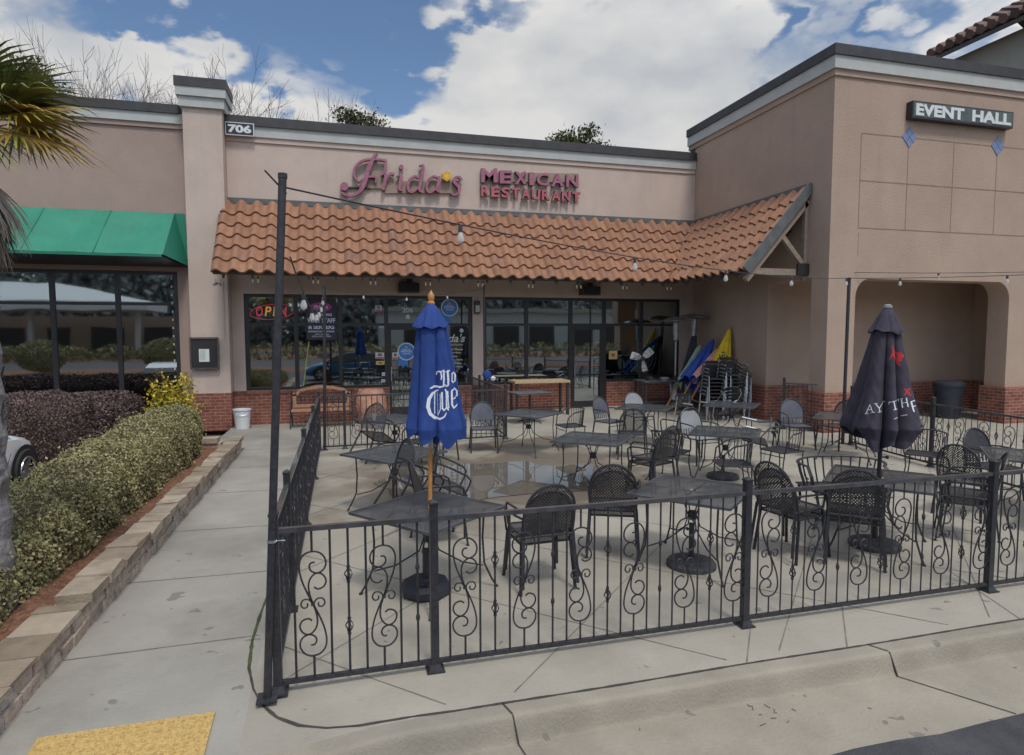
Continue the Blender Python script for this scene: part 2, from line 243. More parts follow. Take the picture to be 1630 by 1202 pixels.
# ---------------------------------------------------------------- mesh helpers
class MB:
    def __init__(s): s.v = []; s.f = []; s.m = []; s.mi = 0
    def add(s, vs, fs):
        o = len(s.v); s.v += [tuple(v) for v in vs]; s.f += [tuple(i+o for i in f) for f in fs]; s.m += [s.mi]*len(fs); return s
    def box(s, x0, x1, y0, y1, z0, z1):
        return s.add([(x0, y0, z0), (x1, y0, z0), (x1, y1, z0), (x0, y1, z0), (x0, y0, z1), (x1, y0, z1), (x1, y1, z1), (x0, y1, z1)],
                     [(0, 3, 2, 1), (4, 5, 6, 7), (0, 1, 5, 4), (1, 2, 6, 5), (2, 3, 7, 6), (3, 0, 4, 7)])
    def bar(s, a, b, w, h=None, up=(0, 0, 1)):
        a = Vector(a); b = Vector(b); d = (b-a).normalized(); h = h or w; u = Vector(up)
        if abs(d.dot(u)) > .99: u = Vector((0, 1, 0))
        r = d.cross(u).normalized(); q = r.cross(d)
        vs = [p+r*i*w/2+q*j*h/2 for p in (a, b) for i, j in ((-1, -1), (1, -1), (1, 1), (-1, 1))]
        return s.add(vs, [(0, 1, 2, 3), (7, 6, 5, 4), (0, 4, 5, 1), (1, 5, 6, 2), (2, 6, 7, 3), (3, 7, 4, 0)])
    def tube(s, pts, r, n=6, caps=True, flat=1):
        pts = [Vector(p) for p in pts]; k = len(pts); rs = r if isinstance(r, (list, tuple)) else [r]*k
        t0 = (pts[1]-pts[0]).normalized(); u = Vector((0, 0, 1)) if abs(t0.z) < .9 else Vector((0, 1, 0))
        vs = []
        for i in range(k):
            t = (pts[min(i+1, k-1)]-pts[max(i-1, 0)])
            t = t.normalized() if t.length > 1e-9 else t0
            a = (u - t*u.dot(t)); a = a.normalized() if a.length > 1e-6 else t.orthogonal().normalized(); u = a; b = t.cross(a)
            for j in range(n):
                th = 2*math.pi*j/n; vs.append(pts[i]+(a*math.cos(th)+b*math.sin(th)*flat)*rs[i])
        fs = [(i*n+j, i*n+(j+1) % n, (i+1)*n+(j+1) % n, (i+1)*n+j) for i in range(k-1) for j in range(n)]
        if caps: fs += [tuple(reversed(range(n))), tuple((k-1)*n+j for j in range(n))]
        return s.add(vs, fs)
    def lathe(s, prof, c=(0, 0, 0), n=24, sx=1, sy=1):
        vs = [(c[0]+r*math.cos(2*math.pi*j/n)*sx, c[1]+r*math.sin(2*math.pi*j/n)*sy, c[2]+z) for r, z in prof for j in range(n)]
        k = len(prof); fs = [(i*n+j, i*n+(j+1) % n, (i+1)*n+(j+1) % n, (i+1)*n+j) for i in range(k-1) for j in range(n)]
        if prof[0][0] > 1e-4: fs.append(tuple(reversed(range(n))))
        if prof[-1][0] > 1e-4: fs.append(tuple((k-1)*n+j for j in range(n)))
        return s.add(vs, fs)
    def prism(s, poly, fn, d0, d1):
        n = len(poly); vs = [fn(a, b, d0) for a, b in poly]+[fn(a, b, d1) for a, b in poly]
        return s.add(vs, [tuple(range(n)), tuple(reversed(range(n, 2*n)))]+[(i, i+n, (i+1) % n+n, (i+1) % n) for i in range(n)])
    def ico(s, c, r, sub=1, sz=1):
        n, k = 8*sub, 5*sub
        return s.lathe([(max(1e-5, r*math.sin(math.pi*i/k)), -r*math.cos(math.pi*i/k)*sz) for i in range(k+1)], c, n)
    def build(s, name, mats, parent=None, smooth=False, loc=None):
        me = bpy.data.meshes.new(name); me.from_pydata(s.v, [], s.f)
        for m in (mats if isinstance(mats, (list, tuple)) else [mats]): me.materials.append(m)
        if any(s.m): me.polygons.foreach_set('material_index', s.m)
        if smooth:
            me.polygons.foreach_set('use_smooth', [True]*len(s.f))
            try: me.set_sharp_from_angle(angle=R(40))
            except Exception: pass
        me.update(); return link(name, me, parent, loc)
def link(name, me, parent=None, loc=None):
    o = bpy.data.objects.new(name, me); COL.objects.link(o)
    if parent: o.parent = parent
    if loc: o.location = loc
    return o
def tag(o, label, cat, group=None):
    o['label'] = label; o['category'] = cat
    if group: o['group'] = group
    return o
def struct(o, kind='structure'): o['kind'] = kind; return o
def thing(name, label, cat, loc=(0, 0, 0), rz=0, group=None):
    o = bpy.data.objects.new(name, None); COL.objects.link(o); o.location = loc; o.rotation_euler = (0, 0, rz); o.empty_display_size = .2
    return tag(o, label, cat, group)
def copy_thing(src, label, loc, rz=0, group=None, tilt=None):
    def cp(o, par):
        c = o.copy(); COL.objects.link(c); c.parent = par
        for ch in kids.get(o.name, []): cp(ch, c)
        return c
    kids = {}
    for o in [src]+list(src.children_recursive):
        kids[o.name] = list(o.children)
    r = cp(src, None); r.location = loc; r.rotation_euler = tilt if tilt else (0, 0, rz); r['label'] = label
    if group: r['group'] = group
    return r
def gz(X, Y): return .15*min(1, max(0, X/7))*min(1, max(0, (Y-5)/11.5))
def npmesh(name, V, F, m, parent=None, smooth=False):
    V = np.asarray(V, dtype=np.float32); F = np.asarray(F, dtype=np.int32)
    me = bpy.data.meshes.new(name); me.vertices.add(len(V)); me.vertices.foreach_set('co', V.ravel())
    k = F.shape[1]; me.loops.add(F.size); me.loops.foreach_set('vertex_index', F.ravel())
    me.polygons.add(len(F)); me.polygons.foreach_set('loop_start', np.arange(len(F), dtype=np.int32)*k)
    for q in (m if isinstance(m, (list, tuple)) else [m]): me.materials.append(q)
    if smooth: me.polygons.foreach_set('use_smooth', np.ones(len(F), dtype=bool))
    me.update(calc_edges=True); me.validate(); return link(name, me, parent)
def leaves(name, P, size, m, parent=None, aspect=.55, updir=.3, nrm=None, bend=True):
    """one leaf = a folded pair of quads, randomly turned"""
    P = np.asarray(P); n = len(P)
    d = rng.normal(size=(n, 3)); d[:, 2] += updir; d /= np.linalg.norm(d, axis=1)[:, None]
    q = rng.normal(size=(n, 3)); b = np.cross(d, q); b /= np.linalg.norm(b, axis=1)[:, None]
    c = np.cross(d, b)
    s = (size*(.6+.8*rng.random(n)))[:, None]
    a0 = P-d*s*.5; a1 = P+b*s*aspect*.5+c*s*.08; a2 = P+d*s*.5; a3 = P-b*s*aspect*.5+c*s*.08
    V = np.stack([a0, a1, a2, a3], 1).reshape(-1, 3); F = np.arange(4*n).reshape(n, 4)
    return npmesh(name, V, F, m, parent)
def textpoly(s, size=1, offset=0, shear=0, spacing=1):
    """triangulated outline of built-in lettering in the x-y plane, scaled later"""
    c = bpy.data.curves.new('t', 'FONT'); c.body = s; c.size = size; c.offset = offset; c.shear = shear; c.space_character = spacing; c.resolution_u = 3
    o = bpy.data.objects.new('t', c); COL.objects.link(o); bpy.context.view_layer.update()
    me = bpy.data.meshes.new_from_object(o.evaluated_get(bpy.context.evaluated_depsgraph_get()))
    V = [tuple(v.co) for v in me.vertices]; F = [tuple(p.vertices) for p in me.polygons]
    E = {}
    for p in me.polygons:
        k = list(p.vertices)
        for i in range(len(k)):
            e = (k[i], k[(i+1) % len(k)]); E[tuple(sorted(e))] = E.get(tuple(sorted(e)), []) + [e]
    bd = [v[0] for v in E.values() if len(v) == 1]
    bpy.data.objects.remove(o); bpy.data.curves.remove(c); bpy.data.meshes.remove(me)
    return V, F, bd
def lettering(mb, s, fn, depth, w, h, offset=0, shear=0, side=1, spacing=1):
    """fit the word s in a w x h box at origin; fn(u,v,d)->xyz; raised by depth, side faces use material index `side`"""
    V, F, bd = textpoly(s, 1, offset, shear, spacing)
    x0 = min(v[0] for v in V); x1 = max(v[0] for v in V); y0 = min(v[1] for v in V); y1 = max(v[1] for v in V)
    P = [((v[0]-x0)/(x1-x0)*w, (v[1]-y0)/(y1-y0)*h) for v in V]
    mb.mi = 0; mb.add([fn(a, b, depth) for a, b in P], F)
    if depth > .003:
        n = len(P); mb.mi = side
        mb.add([fn(a, b, depth-.001) for a, b in P]+[fn(a, b, 0) for a, b in P], [(b, a, a+n, b+n) for a, b in bd]); mb.mi = 0
    return mb
def stroke(mb, pts, fn, depth, side=1, n=8):
    """variable-width ribbon letter stroke: pts (u,v,w)"""
    k = len(pts)
    # smooth the stroke
    P = []
    for i in range(k-1):
        p0 = pts[max(i-1, 0)]; p1 = pts[i]; p2 = pts[i+1]; p3 = pts[min(i+2, k-1)]
        for j in range(4):
            t = j/4; P.append(tuple(.5*((2*b)+(-a+c)*t+(2*a-5*b+4*c-d)*t*t+(-a+3*b-3*c+d)*t**3) for a, b, c, d in zip(p0, p1, p2, p3)))
    P.append(pts[-1]); L_ = []; R_ = []
    for i, p in enumerate(P):
        a = P[max(i-1, 0)]; b = P[min(i+1, len(P)-1)]; dx, dy = b[0]-a[0], b[1]-a[1]; q = math.hypot(dx, dy) or 1
        nx, ny = -dy/q*p[2]/2, dx/q*p[2]/2; L_.append((p[0]+nx, p[1]+ny)); R_.append((p[0]-nx, p[1]-ny))
    for i in range(len(P)-1):
        quad = [L_[i], L_[i+1], R_[i+1], R_[i]]
        vs = [fn(a, b, depth) for a, b in quad]+[fn(a, b, 0) for a, b in quad]
        mb.mi = 0; mb.add(vs[:4], [(0, 1, 2, 3)]); mb.mi = side; mb.add(vs, [(0, 4, 5, 1), (3, 2, 6, 7)]+([(0, 3, 7, 4)] if i == 0 else [])+([(1, 5, 6, 2)] if i == len(P)-2 else []))
    mb.mi = 0
# ---------------------------------------------------------------- ground
def damp(m, spots):   # wet stains soaked into the slab: darker, smoother concrete round the puddle
    t = m.node_tree; n = t.nodes; l = t.links; p = n['Principled BSDF']; src = p.inputs['Base Color'].links[0].from_socket
    c = n.new('ShaderNodeTexCoord'); z = n.new('ShaderNodeTexNoise'); z.inputs['Scale'].default_value = 1.1; z.inputs['Detail'].default_value = 5; l.new(c.outputs['Object'], z.inputs[0]); acc = None
    for cx, cy, rx, ry in spots:
        a = n.new('ShaderNodeVectorMath'); a.operation = 'SUBTRACT'; l.new(c.outputs['Object'], a.inputs[0]); a.inputs[1].default_value = (cx, cy, 0)
        q = n.new('ShaderNodeVectorMath'); q.operation = 'MULTIPLY'; l.new(a.outputs[0], q.inputs[0]); q.inputs[1].default_value = (1/rx, 1/ry, 0)
        d = n.new('ShaderNodeVectorMath'); d.operation = 'LENGTH'; l.new(q.outputs[0], d.inputs[0])
        e = n.new('ShaderNodeMath'); e.operation = 'MULTIPLY_ADD'; l.new(z.outputs[0], e.inputs[0]); e.inputs[1].default_value = 1.5; l.new(d.outputs['Value'], e.inputs[2])
        r = n.new('ShaderNodeMapRange'); l.new(e.outputs[0], r.inputs[0]); r.inputs[1].default_value = 1.95; r.inputs[2].default_value = 1.45
        if acc is None: acc = r.outputs[0]
        else: mx = n.new('ShaderNodeMath'); mx.operation = 'MAXIMUM'; l.new(acc, mx.inputs[0]); l.new(r.outputs[0], mx.inputs[1]); acc = mx.outputs[0]
    x = n.new('ShaderNodeMix'); x.data_type = 'RGBA'; l.new(acc, x.inputs[0]); l.new(src, x.inputs[6]); x.inputs[7].default_value = (.17, .14, .105, 1); l.new(x.outputs[2], p.inputs['Base Color'])
    r2 = n.new('ShaderNodeMapRange'); l.new(acc, r2.inputs[0]); r2.inputs[3].default_value = .82; r2.inputs[4].default_value = .42; l.new(r2.outputs[0], p.inputs['Roughness'])
damp(M['conc'], [(2.4, 9.3, 2.7, 2.1), (3.6, 11.9, 1.5, .7), (1.2, 12.0, 1.5, .35)])
def sst(t): t = min(1, max(0, t)); return t*t*(3-2*t)
def hgt(x, y):
    full = gz(x, y)
    if y < 3.43: full = 0 - .15*sst((3.43-y)/.06) if y > 3.37 else -.15
    ramp = gz(x, y)-.15*sst((4.35-y)/1.45)
    k = sst((x+.75)/1.15)
    return ramp+(full-ramp)*k
def frange(a, b, d): n = max(1, int(round((b-a)/d))); return [a+(b-a)*i/n for i in range(n+1)]
def sheet(name, xs, ys, m, dz=0, h=hgt):
    V = [(x, y, h(x, y)+dz) for y in ys for x in xs]; n = len(xs)
    F = [(j*n+i, j*n+i+1, (j+1)*n+i+1, (j+1)*n+i) for j in range(len(ys)-1) for i in range(n-1)]
    o = npmesh(name, V, F, m); return struct(o)
xs_w = frange(-2.6, -.6, .08); xs_p = frange(-.6, .8, .07)+frange(.8, 30, .4)[1:]
sheet('sidewalk', xs_w, frange(2.3, 5, .08)+frange(5, 17, .5)[1:], M['walk'])
sheet('patio_slab', xs_p, frange(3.55, 4.6, .07)+frange(4.6, 17, .4)[1:], M['conc'])
sheet('kerb', xs_p, [3.37, 3.378, 3.386, 3.394, 3.402, 3.41, 3.418, 3.43, 3.46, 3.55], M['kerb'])
gut = sheet('gutter', xs_p, [2.74, 2.8, 2.95, 3.1, 3.25, 3.34, 3.37], M['kerb'])
b = MB()
b.add([(-400, -400, -.17), (400, -400, -.17), (400, 400, -.17), (-400, 400, -.17)], [(0, 1, 2, 3)]); struct(b.build('ground', M['soil']))
b = MB(); ys = frange(-2, 34, .3)
e = [(x, 2.80+.012*math.sin(x*5)+random.uniform(-.009, .009), -.139) for x in ys]
b.add(e+[(34, -60, -.152), (-60, -60, -.152), (-60, 2.4, -.152), (-2, 2.4, -.152)], [tuple(range(len(e)+4))])
b.add([(-60, 2.4, -.152), (-4.05, 2.4, -.152), (-4.05, 12.3, -.152), (-60, 12.3, -.152)], [(0, 1, 2, 3)])
struct(b.build('road', M['asphalt']))
# joints: thin ribbons that follow the slab
def ribbon(mb, pts, w, dz=.003, step=.04, jit=0, off=0):
    P = []
    for (x0, y0), (x1, y1) in zip(pts, pts[1:]):
        n = max(1, int(math.hypot(x1-x0, y1-y0)/step)); P += [(x0+(x1-x0)*i/n, y0+(y1-y0)*i/n) for i in range(n)]
    P.append(pts[-1]); vs = []
    for i, p in enumerate(P):
        a = P[max(i-1, 0)]; c = P[min(i+1, len(P)-1)]; dx, dy = c[0]-a[0], c[1]-a[1]; q = math.hypot(dx, dy); ww = w*(1+random.uniform(-jit, jit))
        nx, ny = -dy/q*ww/2, dx/q*ww/2
        for s in (1, -1): vs.append((p[0]+nx*s, p[1]+ny*s-off, hgt(p[0]+nx*s, p[1]+ny*s)+dz))
    mb.add(vs, [(2*i, 2*i+1, 2*i+3, 2*i+2) for i in range(len(P)-1)])
curve = [(-.62, 7.3), (-.63, 6.6), (-.65, 6.02), (-.675, 5.29), (-.68, 4.8), (-.65, 4.4), (-.59, 4.14), (-.52, 3.97), (-.42, 3.83), (-.29, 3.72), (-.13, 3.64), (.05, 3.59), (.25, 3.57), (.61, 3.555)]
b = MB(); ribbon(b, curve[3:]+[(x, 3.553+.004*math.sin(x*3)) for x in frange(.8, 20, .25)], .017, .004, .05, .35)
ribbon(b, [(.9, 3.55), (.93, 3.432)], .012, .004, .01); ribbon(b, [(3.62, 3.55), (3.685, 3.432)], .012, .004, .01)
b.bar((.93, 3.428, .001), (.95, 3.366, -.148), .010, .008, (1, 0, 0)); b.bar((3.685, 3.428, .001), (3.70, 3.366, -.148), .010, .008, (1, 0, 0))
ribbon(b, [(.95, 3.366), (1.02, 2.81)], .010, .004); ribbon(b, [(3.70, 3.366), (4.05, 2.82)], .010, .004)
struct(b.build('expansion_joint', M['joint']))
b = MB(); ribbon(b, curve[:6], .022, .005, .05, .4); struct(b.build('mossy_joint', M['moss']))
b = MB()
for y, d in ((4.85, .03), (6.25, -.03), (7.78, -.06), (9.55, -.05), (11.3, -.05), (13.0, 0), (14.7, 0)): ribbon(b, [(-1.93, y), (-.64, y+d)], .012, .003, .1, .3)
def clipseg(a, c, x0=-.5, x1=16, y0=3.6, y1=16.5):
    n = 400; o = []; 
    for i in range(n+1):
        x = a[0]+(c[0]-a[0])*i/n; y = a[1]+(c[1]-a[1])*i/n
        if x0 <= x <= x1 and y0 <= y <= y1: o.append((x, y))
    return (o[0], o[-1]) if len(o) > 2 else None
for k in range(0, 13):
    s_ = 4.2+1.95*k; q = clipseg((s_+1, -1), (s_-17, 17))
    if q: ribbon(b, q, .009, .003, .15, .3)
for k in range(-7, 8):
    s_ = -4.6+1.95*k; q = clipseg((s_-2, -2), (s_+18, 18))
    if q: ribbon(b, q, .009, .003, .15, .3)
ribbon(b, [(3.98, 4.18), (3.45, 3.56)], .009); ribbon(b, [(3.05, 4.1), (2.62, 3.56)], .009); ribbon(b, [(5.5, 4.5), (5.1, 3.56)], .009)
struct(b.build('pavement_joint', M['joint_soft']))
# damp patch and puddle
def blob(name, cx, cy, rx, ry, m, dz, seed, amp=.18, n=90, rings=6):
    r_ = random.Random(seed); ph = [(r_.uniform(0, 6.28), r_.uniform(.3, 1)) for _ in range(9)]
    def rad(t): return 1+amp*sum(a*math.sin((i+2)*t+p)/(1+i*.35) for i, (p, a) in enumerate(ph))/1.8
    V = [(cx, cy, gz(cx, cy)+dz)]
    for k in range(1, rings+1):
        for j in range(n):
            t = 2*math.pi*j/n; q = k/rings*rad(t); x, y = cx+rx*q*math.cos(t), cy+ry*q*math.sin(t); V.append((x, y, gz(x, y)+dz))
    b = MB(); F = [(0, 1+j, 1+(j+1) % n) for j in range(n)]
    for k in range(rings-1): F += [(1+k*n+j, 1+(k+1)*n+j, 1+(k+1)*n+(j+1) % n, 1+k*n+(j+1) % n) for j in range(n)]
    b.add(V, F); return struct(b.build(name, m, smooth=True))
blob('puddle', 2.2, 9.2, 1.65, 1.25, M['water'], .008, 3, .24)
# planting bed
sheet('planting_bed', frange(-4.1, -2.0, .1), frange(2.2, 12.75, .12), M['soil'], 0, lambda x, y: .15+.03*math.sin(x*9+y*3)+random.uniform(-.012, .012))
# bits of straw on the kerb
b = MB()
for _ in range(16):
    x = random.choice([random.gauss(2.55, .1), random.uniform(.9, 5)]); y = random.uniform(3.1, 3.33); a = random.uniform(0, 3); l_ = random.uniform(.02, .06)
    b.bar((x, y, -.146), (x+l_*math.cos(a), y+l_*math.sin(a), -.144), .003)
struct(b.build('leaf_litter', M['soil']), 'stuff')
# yellow warning pad on the ramp
b = MB(); xs, ys = frange(-1.7, -.78, .08), frange(2.95, 3.96, .08)
n = len(xs); b.add([(x, y, hgt(x, y)+.012) for y in ys for x in xs], [(j*n+i, j*n+i+1, (j+1)*n+i+1, (j+1)*n+i) for j in range(len(ys)-1) for i in range(n-1)])
b.add([(x, 3.96, hgt(x, 3.96)+z) for x in (-1.7, -.78) for z in (0, .012)], [(0, 2, 3, 1)])
pad = tag(b.build('warning_pad', M['pad']), 'yellow speckled warning pad set in the sidewalk ramp', 'warning pad')
b = MB()
for i in range(15):
    for j in range(16):
        x, y = -1.67+i*.0605, 2.99+j*.0625; z = hgt(x, y)+.011; b.lathe([(.013, 0), (.011, .006), (.0001, .008)], (x, y, z), 6)
b.build('dome', M['pad'], pad)['kind'] = 'stuff'

# ---------------------------------------------------------------- walls with openings
def wallgrid(mb, a0, a1, z0, z1, op, fn, d0=0, d1=.3):
    A = sorted({a0, a1, *[v for o in op for v in o[:2]]}); Z = sorted({z0, z1, *[v for o in op for v in o[2:]]})
    A = [v for v in A if a0 <= v <= a1]; Z = [v for v in Z if z0 <= v <= z1]
    def solid(i, j):
        if not (0 <= i < len(A)-1 and 0 <= j < len(Z)-1): return False
        ca, cz = (A[i]+A[i+1])/2, (Z[j]+Z[j+1])/2
        return not any(o[0] < ca < o[1] and o[2] < cz < o[3] for o in op)
    for i in range(len(A)-1):
        for j in range(len(Z)-1):
            if not solid(i, j): continue
            a, b_, z, w = A[i], A[i+1], Z[j], Z[j+1]
            for d in (d0, d1): mb.add([fn(a, z, d), fn(b_, z, d), fn(b_, w, d), fn(a, w, d)], [(0, 1, 2, 3)])
            for (p, q, di, dj) in (((a, z), (a, w), -1, 0), ((b_, z), (b_, w), 1, 0), ((a, z), (b_, z), 0, -1), ((a, w), (b_, w), 0, 1)):
                if not solid(i+di, j+dj): mb.add([fn(*p, d0), fn(*q, d0), fn(*q, d1), fn(*p, d1)], [(0, 1, 2, 3)])
FY = 16.6
rest = thing('restaurant_building', 'rose stucco restaurant storefront with brick base and two dark window bays', 'building', (3.6, FY, 0))
def C_(o, p=None):  # keep world-space meshes in place under a moved parent
    if p is None: p = o.parent
    o.location = -Vector(p.location); return o
b = MB(); wallgrid(b, -2.58, 10.06, .85, 6.87, [(-2.3, 3.41, .85, 3.24), (3.70, 9.65, .85, 3.24)], lambda a, z, d: (a, FY+d, z)); C_(b.build('wall', M['stucco'], rest))
b = MB(); wallgrid(b, -2.58, 10.06, -.05, .85, [(1.18, 2.28, -.05, .85), (6.21, 7.31, -.05, .85)], lambda a, z, d: (a, FY-.03+d, z))
for x0, x1 in ((-2.58, 1.18), (2.28, 6.21), (7.31, 10.06)): b.box(x0, x1, FY-.045, FY-.031, .775, .852)
C_(b.build('brick_base', M['brick'], rest))
b = MB(); b.box(-2.58, 10.05, FY-.1, FY+.3, 7.26, 7.46); b.box(-2.58, 10.05, FY-.12, FY-.1, 7.235, 7.30); C_(b.build('coping', M['coping'], rest))
b = MB(); b.box(-2.58, 10.05, FY-.07, FY+.25, 6.99, 7.26); C_(b.build('cornice', M['trim_grey'], rest))
b = MB(); b.box(-2.58, 10.05, FY-.035, FY+.25, 6.87, 6.99); C_(b.build('moulding', M['stucco'], rest))
b = MB(); b.box(-2.58, 10.06, FY+.3, 24, 6.6, 6.7); C_(b.build('roof', M['coping'], rest))
# dark rooms behind the glass
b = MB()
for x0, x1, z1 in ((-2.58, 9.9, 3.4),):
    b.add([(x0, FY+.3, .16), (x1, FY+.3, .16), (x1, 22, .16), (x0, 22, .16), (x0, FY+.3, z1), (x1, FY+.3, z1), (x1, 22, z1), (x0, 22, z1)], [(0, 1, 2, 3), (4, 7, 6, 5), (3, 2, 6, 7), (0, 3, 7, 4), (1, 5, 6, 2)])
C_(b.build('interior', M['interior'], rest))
def storefront(par, x0, x1, zs, ztop, muls, trans, door=None, ztr=2.49, Y=FY, dz=None):
    fb = MB(); y0, y1 = Y+.05, Y+.13
    g = MB()
    xs = [x0]+muls+[x1]
    fb.box(x0, x1, y0, y1, ztop-.08, ztop-.002)
    for i, x in enumerate(xs):
        w = .05; a = min(max(x-w, x0), x1-2*w); fb.box(a, a+2*w, y0-.004, y1-.004, (0.02 if door and i in door else zs), ztop-.08)
    for i in range(len(xs)-1):
        a, c = xs[i]+.05, xs[i+1]-.05
        if i == 0: a = x0+.1
        if i == len(xs)-2: c = x1-.1
        isd = door and i == door[0]
        fb.box(a, c, y0, y1, ztr-.035, ztr+.035)
        if not isd: fb.box(a, c, y0, y1, zs+.001, zs+.07)
    f = C_(fb.build('window_frame', M['frame'], par))
    for i in range(len(xs)-1):
        a, c = xs[i]+(.05 if i else .1), xs[i+1]-(.05 if i < len(xs)-2 else .1)
        isd = door and i == door[0]
        for z0, z1 in ((ztr+.035, ztop-.08),)+(() if isd else ((zs+.07, ztr-.035),)):
            p = MB(); t = random.uniform(-.0035, .0035); p.add([(a, Y+.09+t, z0), (c, Y+.09-t, z0), (c, Y+.09-t, z1), (a, Y+.09+t, z1)], [(0, 1, 2, 3)])
            o = p.build('pane', M['glass'], f)
        if isd:
            d = MB(); w = .07; zb = .10
            d.box(a, a+w, Y+.055, Y+.11, zb, ztr-.04); d.box(c-w, c, Y+.055, Y+.11, zb, ztr-.04); d.box(a+w, c-w, Y+.055, Y+.11, ztr-.14, ztr-.04); d.box(a+w, c-w, Y+.055, Y+.11, zb, zb+.22)
            d.box(a+w, c-w, Y+.045, Y+.10, 1.04, 1.10)
            do = C_(d.build('door', M['frame'], par))
            p = MB(); p.add([(a+w, Y+.085, zb+.22), (c-w, Y+.083, zb+.22), (c-w, Y+.083, ztr-.14), (a+w, Y+.085, ztr-.14)], [(0, 1, 2, 3)]); p.build('door_glass', M['glass'], do)
            h = MB(); hx = a+.06 if dz else c-.06; h.tube([(hx, Y+.05, 1.0), (hx, Y, 1.02), (hx, Y, 1.35), (hx, Y+.05, 1.37)], .013); h.build('handle', M['alu'], do)
storefront(rest, -2.3, 3.41, .85, 3.24, [-1.10, -.03, 1.13, 2.25], 0, door=(3, 4), dz=1)
storefront(rest, 3.70, 9.65, .85, 3.24, [4.94, 6.24, 7.26, 8.43], 0, door=(2, 3), dz=1)
# door index bookkeeping: storefront() treats door[0] as the bay and its jambs as full height
# pilaster between the shops
pil = thing('stucco_pilaster', 'tall rose stucco pilaster with stepped grey cap between the shops', 'pillar', (-3.0, 16.4, 0))
b = MB(); b.box(-3.42, -2.585, 16.2, 16.9, .85, 7.45); C_(b.build('shaft', M['stucco'], pil))
b = MB(); b.box(-3.45, -2.575, 16.16, 16.9, -.05, .85); C_(b.build('base', M['brick'], pil))
b = MB(); b.box(-3.48, -2.52, 16.13, 16.95, 7.45, 7.68); b.box(-3.53, -2.47, 16.08, 16.98, 7.68, 7.88); C_(b.build('cap', M['trim_grey'], pil))
b = MB(); b.box(-3.55, -2.45, 16.06, 17.0, 7.88, 8.09); C_(b.build('coping', M['coping'], pil))
# left shop
ls = thing('shop_building', 'brown stucco shop with wide dark window left of the pilaster', 'building', (-8, FY, 0))
b = MB(); wallgrid(b, -22, -3.425, .3, 7.05, [(-20, -3.75, .3, 3.74)], lambda a, z, d: (a, FY+.02+d, z)); C_(b.build('wall', M['stucco_left'], ls))
b = MB(); wallgrid(b, -22, -3.455, -.05, .3, [], lambda a, z, d: (a, FY-.02+d, z)); C_(b.build('brick_base', M['brick'], ls))
b = MB(); b.box(-22, -3.56, FY-.1, FY+.3, 7.38, 7.58); C_(b.build('coping', M['coping'], ls))
b = MB(); b.box(-22, -3.5, FY-.06, FY+.3, 7.16, 7.38); C_(b.build('cornice', M['trim_grey'], ls))
b = MB(); b.box(-22, -3.43, FY-.025, FY+.3, 7.05, 7.16); C_(b.build('moulding', M['stucco_left'], ls))
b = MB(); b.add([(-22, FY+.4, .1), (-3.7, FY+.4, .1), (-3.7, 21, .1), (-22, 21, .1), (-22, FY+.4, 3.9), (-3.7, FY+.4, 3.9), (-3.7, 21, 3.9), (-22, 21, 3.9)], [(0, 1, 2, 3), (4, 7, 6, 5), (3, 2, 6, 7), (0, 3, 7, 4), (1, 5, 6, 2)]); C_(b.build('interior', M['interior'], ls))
storefront(ls, -20, -3.75, .3, 3.74, [-15.8, -14.4, -13.05, -11.7, -10.35, -9.02, -7.7, -6.38, -5.05], 0, ztr=2.97, Y=FY+.02)
b = MB(); b.box(-19.9, -3.85, FY+.16, FY+.2, .35, 1.12); C_(b.build('knee_panel', M['frame'], ls))
# row of little sticker lights down the window edge
b = MB()
for z in frange(1.2, 3.55, .2): b.box(-3.90, -3.87, FY+.03, FY+.05, z, z+.05)
C_(b.build('window_trim_light', M['dim_white'], ls))
# green awning
aw = thing('shop_awning', 'green canvas awning over the left shop window', 'awning', (-8, FY, 3.9))
x1 = -3.47; yt, zt = FY-.005, 5.10; yf, zf = 15.4, 4.0
b = MB(); xl = -21
AX = frange(xl, x1-.28, 1.33)
for a, c in zip(AX, AX[1:]):
    n_ = 8; vs = []
    for j in range(7):
        for i in range(n_+1):
            u, v = i/n_, j/6; sag = .045*math.sin(math.pi*u)*math.sin(math.pi*v)+.006*math.sin(9*u+5*v+a)
            vs.append((a+(c-a)*u, yt+(yf-yt)*v+sag*.7, zt+(zf-zt)*v-sag*.7))
    b.add(vs, [(j*(n_+1)+i, j*(n_+1)+i+1, (j+1)*(n_+1)+i+1, (j+1)*(n_+1)+i) for j in range(6) for i in range(n_)])
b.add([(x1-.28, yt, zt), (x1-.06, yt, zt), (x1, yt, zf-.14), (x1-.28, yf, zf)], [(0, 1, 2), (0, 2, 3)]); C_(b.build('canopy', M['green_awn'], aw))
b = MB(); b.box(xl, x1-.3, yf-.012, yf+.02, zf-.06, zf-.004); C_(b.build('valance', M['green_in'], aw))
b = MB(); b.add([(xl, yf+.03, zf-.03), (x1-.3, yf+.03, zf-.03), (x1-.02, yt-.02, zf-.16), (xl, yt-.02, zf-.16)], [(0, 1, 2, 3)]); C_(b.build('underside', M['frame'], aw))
for a in frange(xl, x1-.28, 1.33)[1:-1]: b = MB(); b.bar((a, yt, zt+.006), (a-.02, yf, zf+.008), .022, .01); C_(b.build('seam', M['green_in'], aw))

# ---------------------------------------------------------------- event hall
HX, HY = 10.06, 11.24
hall = thing('event_hall_building', 'taller brown stucco event hall block with open arcade', 'building', (14, 14, 0))
b = MB()
